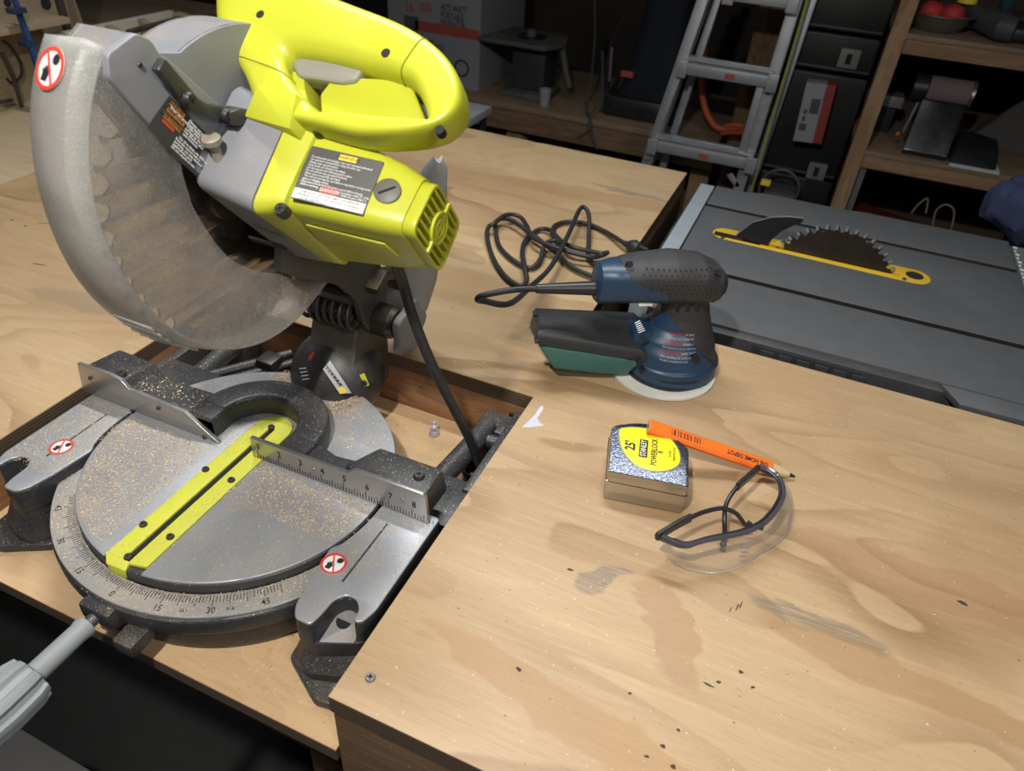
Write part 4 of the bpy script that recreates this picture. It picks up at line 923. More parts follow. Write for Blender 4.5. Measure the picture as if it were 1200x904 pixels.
# cord
B().tube([Sp(-.103, -.004, .118), Sp(-.120, -.004, .1185), Sp(-.175, -.004, .1185)], [.0085, .0078, .0052], 18).obj('cord_boot', M_['blackc'], sd)
def C3(u, v, z): return az(u, v, z)
tail = [tuple(Sp(-.170, -.004, .1185)), tuple(Sp(-.200, -.005, .118)), tuple(Sp(-.232, -.007, .113)), tuple(Sp(-.240, -.004, .106)), tuple(Sp(-.232, .002, .100)), tuple(Sp(-.20, .02, .085))]
pth = [V(p) for p in tail]+[C3(622, 336, .050), C3(646, 312, .035), C3(666, 275, .034), C3(678, 248, .036), C3(684, 243, .036), C3(690, 252, .03), C3(690, 280, .014), C3(690, 302, .006), C3(703, 316, .006), C3(722, 335, .006), C3(726, 352, .006), C3(706, 330, .007), C3(672, 314, .007), C3(648, 294, .010), C3(620, 272, .014), C3(596, 257, .014), C3(582, 259, .010), C3(581, 272, .007), C3(586, 290, .006), C3(604, 307, .006), C3(622, 314, .006), C3(633, 304, .010), C3(639, 286, .016), C3(652, 282, .018), C3(656, 286, .02), C3(648, 276, .016), C3(645, 270, .010), C3(632, 269, .006), C3(617, 280, .007), C3(612, 295, .013), C3(615, 315, .013), C3(617, 329, .008), C3(609, 335, .006), C3(592, 324, .006), C3(578, 303, .006), C3(571, 280, .008), C3(572, 267, .012), C3(579, 262, .018), C3(593, 252, .018), C3(609, 254, .014), C3(618, 266, .012), C3(624, 278, .018), C3(650, 290, .020), C3(690, 301, .016), C3(704, 300, .012), C3(712, 296, .02), C3(704, 297, .014), C3(672, 290, .02), C3(657, 282, .012), C3(648, 270, .008), C3(653, 263, .006), C3(668, 260, .006), C3(690, 263, .006), C3(712, 273, .007), C3(731, 285, .0128)]
B().tube(cr(pth, 6), .0037, 10).obj('power_cord', M_['rubber'], sd, label='black power cord in loose coils')
pq = C3(731, 285, .0128); pd = (C3(752, 294, .0135)-pq).normalized()
b = B(); b.tube([pq, pq+pd*.010, pq+pd*.011, pq+pd*.016, pq+pd*.020, pq+pd*.030], [.0045, .006, .009, .011, .0125, .0105], 12); plug = b.obj('plug', M_['rubber'], sd, label='black power plug')
Fp = frame(pq+pd*.030, pd, V((0, 0, 1)))
for dy in (-.006, .006): B().box((0, dy-.0008, -.003), (.016, dy+.0008, .003), .0003, M=Fp).obj('plug_prong', M_['dsteel'], plug)

# ================================================================== TAPE MEASURE
tm = thing('tape_measure', 'chromed pocket tape measure with a round yellow label, beside the pencil', 'tape measure', (-.06, .56, 0))
tz = .038
to = [az(u, v, tz) for u, v in ((716, 502), (722, 498), (745, 495.5), (768, 497.5), (790, 507), (807, 522), (808, 545), (806.5, 570), (780, 568), (750, 562), (722, 553), (713, 549), (712.5, 525))]
tp_ = cr([V((p.x, p.y)) for p in to], 3, True)
hexp = rp([V((p.x, p.y)) for p in [az(u, v, tz) for u, v in ((716, 498.5), (745, 495), (766, 497), (808, 524), (808, 571.5), (712, 552.5))]], [.008, .012, .02, .010, .003, .004], 5)
cen = sum(hexp, V((0, 0)))/len(hexp)
chrome, t, p = nodes('worn_chrome'); co = obco(t)
cc_ = mix(t, rampf(t, noise(t, co, 420, 3, .7), .42, .60), (.38, .41, .48), (.08, .09, .12)); t.links.new(cc_, p.inputs['Base Color'])
p.inputs['Metallic'].default_value = 1.; p.inputs['Roughness'].default_value = .3; bump(t, p, noise(t, co, 420, 3, .7), .8, .001)
chrome2 = mat('brushed_chrome_side', (.50, .49, .46), .16, 1., var=.05)
def sc_(P, k): return [cen+(p-cen)*k for p in P]
b = B(); R = []
for z, k in ((.0, .955), (.0015, .985), (.0125, .995), (.0128, 1.01), (.0250, 1.01), (.0253, .995), (tz-.0025, .99), (tz-.0008, .98), (tz-.0002, .955)):
    R.append([V((p.x, p.y, z)) for p in sc_(hexp, k)])
b.rings(R).obj('case', chrome2, tm, ang=25, label='shiny chrome case side')
b = B().rings([[V((p.x, p.y, z)) for p in sc_(hexp, k)] for z, k in ((tz-.0006, .975), (tz-.0001, .97), (tz+.0002, .955))]); b.obj('top_face', chrome, tm, label='speckled chrome top face')
tc = az(767, 526.5, tz); ux = V((math.cos(math.radians(12)), math.sin(math.radians(12)), 0)); uy = V((-ux.y, ux.x, 0))
Ft = frame((tc.x, tc.y, tz), ux, uy)
pl = [az(u, v, tz) for u, v in ((726, 505), (727, 520), (733, 533), (746, 546), (766, 552.5), (785, 551), (796, 543), (795, 529), (785, 515), (767, 505), (748, 502), (735, 502))]
lo = cr([V((p.x, p.y)) for p in pl], 5, True)
link('label_rim', plate(sc_2 if False else [V((tc.x, tc.y))+(p-V((tc.x, tc.y)))*1.05 for p in lo], .0005, XY(tz+.0003), .0001), mat('rim_grey', (.25, .26, .28), .4, .5, bmp=0), tm)
yl = link('round_label', plate(lo, .0006, XY(tz+.0005), .0001), mat('label_yellow', (.78, .68, .015), .4, bmp=0), tm, label='round yellow label with black lettering')
# text runs towards +uy (reads bottom to top), lines advance along ux
Fl = frame((tc.x, tc.y, tz+.0009), uy, -ux)
def tpos(u, v): q = az(u, v, tz)-V((tc.x, tc.y, tz)); return q.dot(uy), -q.dot(ux)
x, y = tpos(739, 523); it = [("25'", x, y, .0140, 'CENTER', .10, .85)]
x2, y2 = tpos(767, 529); it.append(('POWERLOCK', x2-.002, y2, .0082, 'CENTER', .06, .80))
x3, y3 = tpos(774, 531); it.append(('II', x3, y3, .0070, 'CENTER', .08))
x4, y4 = tpos(785, 533); it.append(('33-425', x4, y4, .0036, 'CENTER', .01))
x5, y5 = tpos(790, 533); it.append(('MADE IN U.S.A.', x5, y5, .0030, 'CENTER', .01))
letters(yl, it, Fl, M_['black_print'])
x, y = tpos(754, 526.5)
B().merge(plate(rp([V((x-.0135, y-.0042)), V((x+.0135, y-.0042)), V((x+.0135, y+.0042)), V((x-.0135, y+.0042))], .0008, 2), .0002, Fl, .00005)).obj('black_band', M_['black_print'], yl)
letters(yl, [('STANLEY', x, y, .0080, 'CENTER', .03, .74)], Fl @ Matrix.Translation((0, 0, .0003)), mat('yellow_white_print', (.8, .78, .5), .5, bmp=0), 'white_print')
# ================================================================== PENCIL
pa = V((-.0705, .5905, .0455)); pb_ = V((.083, .6335, .0045)); pdv = (pb_-pa); Lp = pdv.length; pdv.normalize()
pc = thing('carpenter_pencil', 'flat orange carpenter pencil leaning off the tape measure onto the bench', 'pencil', (.08, .63, 0))
up = V((0, -.25, 1)); Fq = frame(pa, pdv, V((0, 0, 1)).cross(pdv)+V((0, 0, .35)))
def psec(x, k=1., m=1.): return [Fq @ V((x, a*k, c*m)) for a, c in ((-.0078, -.0018), (-.0050, -.0042), (.0050, -.0042), (.0078, -.0018), (.0078, .0018), (.0050, .0042), (-.0050, .0042), (-.0078, .0018))]
org = mat('orange_paint', (.78, .15, .012), .38, var=.05, bmp=.05)
B().rings([psec(0), psec(.0004), psec(Lp-.026)]).obj('shaft', org, pc, ang=20)
B().rings([psec(Lp-.0262, .96, .96), psec(Lp-.012, .55, .62), psec(Lp-.006, .32, .42)]).obj('sharpened_wood', mat('bare_wood', (.52, .36, .20), .7), pc, ang=20)
B().rings([psec(Lp-.0062, .30, .40), psec(Lp+.001, .10, .16)]).obj('lead', mat('graphite', (.02, .02, .022), .4, .3, bmp=0), pc)
B().rings([psec(-.0003, .97, .97), psec(.0002, .97, .97)]).obj('butt_end', mat('bare_wood', (.52, .36, .20), .7), pc); B().rings([psec(-.0005, .3, .35), psec(.0, .3, .35)]).obj('lead_end', mat('graphite', (.02, .02, .022), .4, .3), pc)
Fx = frame(Fq @ V((0, 0, .0043)), -pdv, -Fq.to_3x3().col[1])
letters(pc, [('THE HOME DEPOT', -(Lp-.055), .0, .0072, 'CENTER', .10, .78)], Fx, M_['black_print'])
mk = B()
for i in range(26):
    x = .024+i*.0012+(.001 if i % 3 else 0)
    if i % 5 != 4: mk.box((x, -.0035, .0042), (x+.0006+.0003*(i % 2), .0035, .00432), M=Fq)
o = mk.obj('worn_barcode_print', M_['black_print'], pc); o['kind'] = 'stuff'
# ================================================================== SAFETY GLASSES
gg = thing('safety_glasses', 'clear wraparound safety glasses with black temples lying folded open on the bench', 'glasses', (.04, .53, 0))
gt = mat('glass_frame_black', (.02, .02, .022), .35, bmp=.05)
zb = .036
brow = cr([az(u, v, zb) for u, v in ((776, 630), (800, 640), (828, 634), (867, 626.5), (889, 618), (900, 610), (911, 597), (918, 580), (914, 563), (902, 552), (889, 548))], 8)
bot = cr([az(u, v, .0012) for u, v in ((788, 658), (808, 667), (839, 671.5), (869, 663), (890, 648), (905, 640), (920, 627), (926, 608), (926, 588), (920, 574), (914, 566))], 8)
n = len(brow); lens = clear('clear_lens', (.50, .47, .44), .05, .10, .06, 30, 0, (.97, .965, .95), .25)
b = B(); R = []
for j in range(9):
    t = j/8; R.append([brow[i]*(1-t)+bot[i]*t+(((brow[i]+bot[i])/2-V((.02, .56, .018))).normalized()*.006*math.sin(math.pi*t)) for i in range(n)])
b.rings(R, False, False)
lo_ = b.obj('lens', lens, gg, label='clear curved lens'); sm = lo_.modifiers.new('s', 'SOLIDIFY'); sm.thickness = .0014
b = B().tube(bot[2:-6], .0011, 6); b.obj('lens_edge', clear('lens_rim', (.6, .55, .5), .3, .4, .1, 30, 0), gg)
rr_ = [.0030 if i < 12 or i > n-14 else .0023 for i in range(n)]
b = B().tube([p+V((0, 0, .0008)) for p in brow], rr_, 8); b.obj('brow_bar', clear('smoky_frame', (.06, .06, .075), .75, .88, .2, 40, 0), gg, label='smoky grey brow bar')
inner = [p+(V((.03, .55, zb))-p).normalized()*.0035+V((0, 0, .0012)) for p in brow]
B().tube(inner[4:-2], .0014, 8).obj('brow_liner', gt, gg)
nb_ = brow[int(n*.42)]
b = B().hull([brow[int(n*.38)]+V((0, 0, .003)), brow[int(n*.46)]+V((0, 0, .003)), brow[int(n*.38)]+V((-.004, .004, -.002)), brow[int(n*.46)]+V((-.004, .004, -.002)), nb_+V((.003, -.001, -.006)), nb_+V((0, 0, .0035))], .0008); b.obj('nose_bridge', gt, gg)
npd = B()
for k in range(7):
    q = az(870+k*1.7, 652-k*5.2, .012+k*.002); npd.box((-.003, -.0006, -.0008), (.003, .0006, .0008), M=frame(q, (1, .6, 0), (-.6, 1, 0)))
o = npd.obj('nose_pad_ribs', clear('nose_pad', (.3, .3, .3), .35, .5, .3, 40, 0), gg); o['kind'] = 'stuff'
hl = az(769, 628, zb); 
def temple(pix, thick, lab):
    P = [az(u, v, z) for u, v, z in pix]
    Pm = cr(P, 8); k = thick*8
    b = B().tube(Pm[k-2:], [.0022]*(len(Pm)-k+2-4)+[.0024, .003, .0034, .0028], 10); t = b.obj('temple', gt, gg, label=lab)
    R = []
    s = Pm[:k+1]; zz = V((0, 0, 1))
    for i, p in enumerate(s):
        d = (s[min(i+1, len(s)-1)]-s[max(0, i-1)]).normalized(); sd_ = d.cross(zz).normalized()
        R.append([p+sd_*a*.0022+zz*c*.0045 for a, c in ((1, .8), (.6, 1), (-.6, 1), (-1, .8), (-1, -.8), (-.6, -1), (.6, -1), (1, -.8))])
    B().rings(R).obj('temple_sleeve', gt, t, ang=30)
temple([(770, 629, .036), (790, 617, .037), (809, 607, .037), (826, 600, .035), (846, 596, .033), (861, 601, .028), (868, 608, .018), (873, 615, .008), (879, 614, .005)], 2, 'black temple on the left side')
temple([(888, 549, .036), (876, 560, .037), (864, 571, .037), (855, 583, .034), (850, 595, .030), (849, 610, .024), (849, 626, .014), (847, 640, .004)], 2, 'black temple on the right side')
b = B().hull([az(u, v, z) for u, v, z in ((766, 625, .038), (768, 632, .033), (779, 628, .040), (806, 641, .036), (801, 634, .040), (782, 638, .030), (800, 642, .031))], .0012); b.obj('hinge_cap', gt, gg)
b = B().hull([az(u, v, z) for u, v, z in ((885, 546, .039), (889, 552, .033), (892, 545, .040), (905, 550, .038), (914, 560, .036), (903, 556, .032), (912, 564, .032))], .0012); b.obj('hinge_cap', gt, gg)
# ================================================================== small things in the well
q = az(509, 509, MZ)
b = B().lathe([(0, 0), (.0062, 0), (.0066, .002), (.004, .005), (.0028, .006), (.0028, .009), (.0050, .011), (.0046, .014), (.0024, .016), (.0028, .020), (0, .021)], Matrix.Translation((q.x, q.y, MZ)), 20)
b.hull([V((q.x+a, q.y+c, MZ+z)) for a in (-.007, .007) for c in (-.0008, .0008) for z in (.001, .008)], .0006)
tag(recenter(b.obj('plastic_anchor', clear('clear_anchor', (.5, .5, .55), .35, .6, .1, 200, 0))), 'small clear plastic fitting standing on the tan board in the saw well', 'fitting')
# sawdust: real chips scattered and heaped
dm_ = mat('sawdust', (.66, .50, .31), .95, var=.3)
bm = bmesh.new(); rnd = random.Random(3)
def chip(x, y, z, s):
    a = rnd.random()*6.28; l = s*(.6+rnd.random()); w_ = s*.45
    d = V((math.cos(a)*l, math.sin(a)*l, rnd.uniform(-.2, .5)*s)); e = V((-math.sin(a)*w_, math.cos(a)*w_, rnd.uniform(-.2, .4)*s)); p = V((x, y, z+s*.25))
    bm.faces.new([bm.verts.new(q) for q in (p-d-e*.4, p-e, p+d+e*.3, p+e)])
def onslot(x, y): return -.4445 < x < -.4375
for i in range(30000):
    a = rnd.random()*6.283; r = math.sqrt(rnd.random())*.148; x = SX+r*math.cos(a); y = SY+r*math.sin(a)
    dens = .07+(.95 if (x < -.475 and y < .40) else 0)+(.9 if y > .35 and x > -.42 and y < .405 else 0)+(.2 if y > .42 else 0)
    if x > -.42 and y < .34: dens = .03
    if rnd.random() > dens or onslot(x, y): continue
    chip(x, y, .0002+(.0 if not -.4625 < x < -.4195 else .0008), rnd.choice((.0004, .0005, .0007, .0010)))
for i in range(1500):
    a = math.radians(rnd.uniform(200, 335)); r = rnd.uniform(.153, .175); 
    chip(SX+r*math.cos(a), SY+r*math.sin(a), -.0136, rnd.choice((.0005, .0007, .0009)))
for i in range(1500):
    x = rnd.uniform(-.648, -.582); y = rnd.uniform(.30, .405); chip(x, y, .0002, rnd.choice((.0005, .0008)))
for i in range(160):
    x = rnd.uniform(-.29, -.225); y = rnd.uniform(.34, .405); chip(x, y, .0002, rnd.choice((.0005, .0008)))
for i in range(1500):
    x = rnd.gauss(-.27, .06); y = rnd.uniform(.24, .62); 
    if -.66 < x < -.22: chip(x, y, MZ, rnd.choice((.0006, .0009, .0013)))
for i in range(700):
    x = rnd.gauss(-.58, .06); y = rnd.gauss(.42, .02)
    if -.65 < x < -.50 and .42 < y < .45: chip(x, y, .0245, rnd.choice((.0006, .0009, .0013)))
for i in range(240):
    chip(rnd.uniform(-.2, .5), rnd.uniform(.23, .85), .0001, rnd.choice((.0005, .0007, .0010)))
# heap round the housing
for i in range(2600):
    a = rnd.uniform(3.3, 6.1); r = rnd.gauss(.052, .007); x = -.437+r*math.cos(a); y = .545+r*.9*math.sin(a)
    chip(x, y, .001+max(0, .008-abs(r-.050)*.9)*rnd.random(), rnd.choice((.0006, .0009)))
me = bpy.data.meshes.new('d'); bm.to_mesh(me); bm.free()
o = link('sawdust', me, dm_); o['kind'] = 'stuff'; tag(o, 'pale sawdust and wood chips strewn over the saw, its well and the bench', 'sawdust')

# ================================================================== TABLE SAW
ts = thing('table_saw', 'grey table saw with a raised blade and yellow throat plate, level with the bench', 'table saw', (.1, 1.2, FLZ))
tg = mat('table_grey', (.098, .102, .106), .5, .1, var=.08); tgd = mat('table_grey_dark', (.035, .037, .04), .5, .2)
x0, x1_, y0, y1 = -.146, .372, .908, 1.446
sl = ((1.060, .0068), (1.325, .0068))
T = []
ys = [y0]+sum(([c-h, c+h] for c, h in sl), [])+[y1]
for i in range(0, len(ys), 2):
    if i == 2: continue
    T.append((ys[i], ys[i+1]))
tb = B().box((x0, ys[0], -.03), (x1_, ys[1], 0), .0012); tb.obj('table_panel', tg, ts, label='near grey section of the saw table')
# middle panel with the oval opening
ov = [(x, y) for x, y in arc(-.0895, 1.2135, .0225, 90, 270, 14)]+[(x, y) for x, y in arc(.210, 1.2135, .026, -90, 90, 14)]
rect = [(x0, ys[2]), (x1_, ys[2]), (x1_, ys[3]), (x0, ys[3])]
link('table_panel', plate([rect, ov[::-1]], .03, XY(-.015), .0012), tg, ts, label='middle grey section of the saw table round the throat')
fr_ = [(x0+.0, ys[4]), (x1_, ys[4]), (x1_, y1+.006), (.13, y1+.004), (.09, y1-.004), (-.05, y1-.003), (-.09, y1-.018), (x0, y1-.018)]
link('table_panel', plate(fr_, .03, XY(-.015), .0012), tg, ts, label='far grey section of the saw table')
for c, h in sl: B().box((x0, c-h, -.03), (x1_, c+h, -.012)).box((x0, c-h, -.012), (x1_, c-h+.001, -.0006)).box((x0, c+h-.001, -.012), (x1_, c+h, -.0006)).obj('mitre_slot', mat('slot_shade', (.015, .015, .016), .6), ts)  # floor and walls lined in black: the slot's shade put into the colour
th_ = link('throat_plate', plate([ov, [(-.104, 1.2115), (-.03, 1.2115), (-.03, 1.2085), (.190, 1.2085), (.190, 1.2025), (-.03, 1.2025), (-.03, 1.1985), (-.104, 1.1985)]], .004, XY(-.002), .0006), mat('yellow_plate', (.62, .40, .015), .4, dust=.12), ts, label='yellow throat plate')
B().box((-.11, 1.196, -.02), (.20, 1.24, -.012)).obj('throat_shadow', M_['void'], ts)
B().lathe([(0, -.002), (.0135, -.002), (.0135, .0005), (0, .0006)], Matrix.Translation((.212, 1.216, 0)), 24).obj('finger_hole', M_['void'], th_)
for x, y in ((-.092, 1.194), (.196, 1.192)): screw(ts, (x, y, .0006), (0, 0, 1), .0032, M_['dsteel'])
BYY = 1.2055; cxx = .0895; rr2 = .106; czz = .0585-rr2
tp = []
for i in range(44):
    a = 2*math.pi*i/44
    for da, r in ((0, rr2-.008), (.02, rr2), (.05, rr2-.001), (.08, rr2-.011), (.11, rr2-.0115)): tp.append((cxx+r*math.cos(-a-da), czz+r*math.sin(-a-da)))
bl2 = link('blade', plate(tp[::-1], .0022, XZ(BYY), .0002), mat('burnt_blade', (.045, .036, .03), .35, .7, var=.25), ts, label='dark toothed saw blade')
b = B()
for i in range(44):
    a = -(2*math.pi*i/44+.02)
    if czz+rr2*math.sin(a) > -.03: b.box((rr2-.006, -.0016, -.0024), (rr2+.0006, .0022, .0024), M=XZ(BYY) @ Matrix.Translation((cxx, czz, 0)) @ Matrix.Rotation(a, 4, 'Z'))
o = b.obj('carbide_tips', mat('bright_tips', (.5, .5, .5), .3, .8), bl2); o['kind'] = 'stuff'
rk = [V(p) for p in [(-.077, -.01), (-.070, .008), (-.052, .032), (-.026, .047), (.0, .0545), (.023, .057), (.0245, .052), (.012, .043), (-.004, .028), (-.014, .012), (-.020, -.01)]]
rk_ = link('riving_knife', plate(rp(rk, .003, 3), .0024, XZ(BYY), .0006), mat('knife_black', (.018, .018, .02), .35, .4), ts, label='black riving knife behind the blade')
link('knife_edge', plate([(x, z) for x, z in ribbon([(-.072, .006), (-.053, .033), (-.026, .0485), (0, .056), (.023, .0585)], .0014)], .0028, XZ(BYY), .0003), mat('edge_grey', (.25, .27, .28), .4, .5), rk_)
B().box((-.108, 1.199, -.004), (-.06, 1.2105, .0025), .001).obj('knife_clamp', M_['blackc'], ts)
# skirts and rails
bd = mat('saw_body', (.042, .044, .047), .55, .1, dust=.1)
B().hull([V(p) for p in ((x0+.02, y0, -.004), (x1_, y0, -.004), (x0+.03, y0-.012, -.006), (x1_, y0-.012, -.006), (x0+.03, y0-.014, -.10), (x1_, y0-.014, -.10), (x0+.03, y0, -.10), (x1_, y0, -.10))], .002).obj('near_skirt', bd, ts)
hhx = [(.008, -.008), (.145, -.008), (.150, -.03), (.004, -.03)]
nr = B().hull([V((x, y, z)) for x, z in hhx for y in (y0-.0150, y0-.0135)], .0006).obj('hand_hold', tgd, ts)
for k in range(6):
    x = .018+k*.0235; B().hull([V((x+dx, y, z)) for dx in (0, .017) for y in (y0-.0165, y0-.015) for z in (-.026, -.0125)], .0012).obj('grip_pocket', bd, nr)
B().hull([az(u, v, .0008) for u, v in ((1103, 450), (1125, 474))]+[V((.40, .905, .0008)), V((.40, .870, .0008)), V((.24, .905, -.01)), V((.26, .868, -.01)), V((.4, .905, -.01)), V((.4, .87, -.01))], .001).obj('corner_extension', mat('corner_grey', (.13, .135, .14), .5, .3), ts)
B().box((-.176, .92, -.03), (-.149, 1.428, -.001), .0015).obj('fence_rail', mat('rail_grey', (.30, .34, .37), .5, .1), ts, label='pale metal fence rail on the left side')
B().box((-.186, 1.0, -.055), (-.1762, 1.42, -.02), .001).obj('rail_lip', M_['dsteel'], ts)
rl = B().box((.376, .90, -.03), (.420, 1.44, -.002), .0015).obj('fence_rail', mat('rail_green', (.20, .24, .24), .45, .3), ts, label='pale rail with a white scale on the right side')
for k in range(34): B().box((.378, .91+k*.0157, -.0015), (.384 if k % 2 else .381, .918+k*.0157, -.0012)).obj('scale_mark', M_['white_print'], rl)
B().cyl((-.075, .885, -.035), (-.055, .868, -.035), .014, .012, 18).obj('side_knob', bd, ts)
B().hull([V((x, y, z)) for x in (x0+.03, x1_-.02) for y in (y0+.02, y1-.04) for z in (-.36, -.03)], .01).obj('saw_body', bd, ts)
for sx_ in (0, 1):
    for sy_ in (0, 1):
        X = x0+.05 if not sx_ else x1_-.05; Y = y0+.05 if not sy_ else y1-.08
        B().tube([(X, Y, -.35), (X+(.04 if sx_ else -.04), Y+(.03 if sy_ else -.03), FLZ)], .014, 10).obj('leg', M_['dsteel'], ts)
# ================================================================== BACKGROUND
shelfm = plywood('shelf_ply', (.21, .155, .10), (.17, .12, .075), (.2, .12, .06), specks=.2, rough=.6, sc=1.5)
# --- low shelf along the back wall
SYB = 2.3
ls = thing('low_shelf', 'low wooden shelf with a pale board top along the dark back wall', 'shelf', (-.9, 2.5, FLZ))
B().box((-1.75, SYB-.005, -.205), (-.262, 2.85, -.187), .002).obj('shelf_board', shelfm, ls)
B().box((-1.75, SYB, -.275), (-.262, SYB+.038, -.206), .003).obj('front_beam', mat_b if False else plywood('beam_wood', (.15, .09, .05), (.12, .07, .035), (.12, .06, .03), specks=0, rough=.7, sc=2), ls)
B().box((-1.75, SYB+.05, -.52), (-.262, 2.85, -.50), .002).obj('lower_board', shelfm, ls)
for x in (-1.7, -.95, -.30):
    for y in (SYB+.04, 2.8): B().box((x-.03, y, FLZ), (x+.03, y+.05, -.207), .003).obj('leg', M_['pine_z'], ls)
# --- generator carton
g0 = ay(470, 95, 2.36); gx0_, gx1_ = -1.45, -1.10
cb = thing('generator_carton', 'large white printed cardboard carton on the low shelf', 'carton', (-1.27, 2.5, -.187))
wh = mat('carton_white', (.20, .20, .21), .8, bmp=.05)
B().box((gx0_, 2.36, -.187), (gx1_, 2.74, .20), .003).obj('box', wh, cb)
F = frame((0, 2.3585, 0), (1, 0, 0), (0, 0, 1))
def px2(u, v, y=2.358): q = ay(u, v, y); return q.x, q.z
B().box((px2(486, 0)[0], px2(520, 36)[1]-.012, 0), (gx1_-.004, px2(520, 36)[1]+.018, .001), M=F).obj('red_band', mat('carton_red', (.30, .05, .035), .8, bmp=0), cb)
items = []
for tx, u, v, s in (('4375 WATT', 532, 11, .030), ('PORTABLE', 530, 20, .029), ('GENERATOR', 530, 28.5, .026)):
    x, z = px2(u, v); items.append((tx, x, z, s, 'CENTER', .03, .62))
letters(cb, items, F, M_['black_print'])
x, z = px2(483, 9); letters(cb, [('16', x-.012, z, .045, 'CENTER', .04, .8)], F, mat('carton_red', (.30, .05, .035), .8, bmp=0), 'red_numerals'); letters(cb, [('HORSE', px2(499, 6)[0], px2(498, 6)[1], .018, 'CENTER', .04, .7), ('POWER', px2(499, 13)[0], px2(498, 12)[1], .018, 'CENTER', .04, .7)], F, mat('carton_red', (.30, .05, .035), .8, bmp=0), 'red_print')
for (u0, v0, u1, v1) in ((474, 20, 490, 35),): 
    a = px2(u0, v1); c_ = px2(u1, v0); B().box((a[0], a[1], 0), (c_[0], c_[1], .001), M=F).obj('dark_picture', mat('print_grey', (.06, .06, .07), .8), cb)
x, z = px2(541, 80); B().merge(plate([arc(0, 0, .028, 0, 350, 24), arc(0, 0, .022, 0, 350, 24)], .001, F @ Matrix.Translation((x, z, .0005)), .0002)).obj('round_emblem', M_['black_print'], cb)
sm_ = B()
for k in range(9): x, z = px2(505, 48+k*4); sm_.box((x-.03, z-.002, 0), (x+(.05 if k % 3 else .01), z+.002, .0008), M=F)
o = sm_.obj('small_print', mat('print_grey', (.06, .06, .07), .8), cb); o['kind'] = 'stuff'
B().box((-1.44, 2.37, .20), (-1.12, 2.72, .33), .004).obj('top_tray', M_['blackc'], cb)
# --- spindle sander / scroll tool on the shelf
st = thing('bench_scroll_tool', 'dusty grey bench tool with a flat round-insert table, beside the white carton', 'power tool', (-.93, 2.45, -.187))
dg = mat('tool_grey', (.07, .07, .07), .6, .1, dust=.2)
B().hull([V((x, y, z)) for x in (-1.02, -.86) for y in (2.36, 2.52) for z in (-.187, -.165)], .004).obj('base', dg, st)
B().hull([V((x, y, z)) for x in (-1.0, -.88) for y in (2.40, 2.52) for z in (-.165, -.02)], .01).obj('body', mat('tool_dark', (.03, .03, .035), .5), st)
tbp = [(-1.10, 2.33), (-.86, 2.33), (-.82, 2.42), (-.86, 2.56), (-1.06, 2.56)]
tbo = link('tool_table', plate(rp([V(p) for p in tbp], .02, 4), .014, XY(-.012), .003), dg, st)
B().lathe([(.045, -.004), (.050, -.004), (.050, -.001), (.045, -.001)], Matrix.Translation((-.95, 2.44, 0)), 30).obj('table_insert', M_['blackc'], tbo)
B().tube([(-.84, 2.44, -.02), (-.82, 2.44, -.09), (-.80, 2.44, -.14)], .012, 10).obj('side_arm', dg, st)
B().lathe([(0, -.004), (.018, -.004), (.018, .012), (.008, .02), (0, .02)], Matrix.Translation((-.95, 2.44, .0)), 20).obj('hold_down', dg, st)
q = ay(636, 130, 2.33)
b = B().lathe([(.0, 0), (.016, 0), (.020, .055), (.018, .055), (.014, .004), (0, .004)], Matrix.Translation((q.x, 2.34, -.187)), 22)
tag(recenter(b.obj('plastic_cup', clear('cup_plastic', (.4, .4, .42), .3, .5, .2, 40, 0))), 'small clear plastic cup on the low shelf edge beside the bench tool', 'cup')
# folding table edge seen behind the handle
b = B().box((-1.02, 1.86, -.110), (-.80, 2.10, -.095), .003); o = b.obj('laptop', mat('pale_lid', (.36, .37, .40), .5)); tag(o, 'pale flat laptop-like slab behind the yellow handle', 'slab'); 
bpy.data.objects.remove(o)
fl_ = thing('step_stool', 'small stool with a pale top behind the far edge of the bench', 'stool', (-.82, 1.95, FLZ))
q0 = ay(548, 128, 1.9); q1 = ay(566, 131, 1.9)
B().box((q0.x-.25, 1.78, q0.z-.02), (q1.x, 1.96, q0.z+.002), .003).obj('stool_top', mat('pale_lid', (.32, .33, .36), .5), fl_)
for dx in (-.23, -.02):
    for y in (1.80, 1.92): B().box((q1.x+dx, y, FLZ), (q1.x+dx+.015, y+.02, q0.z-.02), .002).obj('leg', M_['blackc'], fl_)
# --- hanging cords
for (pts, lb) in ((((697, 0, 2.5), (697, 45, 2.5), (693, 90, 2.42), (686, 120, 2.36), (692, 140, 2.29), (694, 158, 2.28), (700, 175, 2.28)), 'thin dark cable looping down in front of the shelf, left of the blue bag'), (((706, 60, 2.4), (706, 95, 2.36), (702, 120, 2.3), (692, 135, 2.285), (690, 152, 2.28), (678, 160, 2.28)), 'thin dark cable ending below the shelf beam, left of the blue bag')):
    P = cr([ay(u, v, y) for u, v, y in pts], 5); o = B().tube(P, .004, 6).obj('cable', mat('cable_grey', (.05, .05, .05), .6)); tag(recenter(o), lb, 'cable')
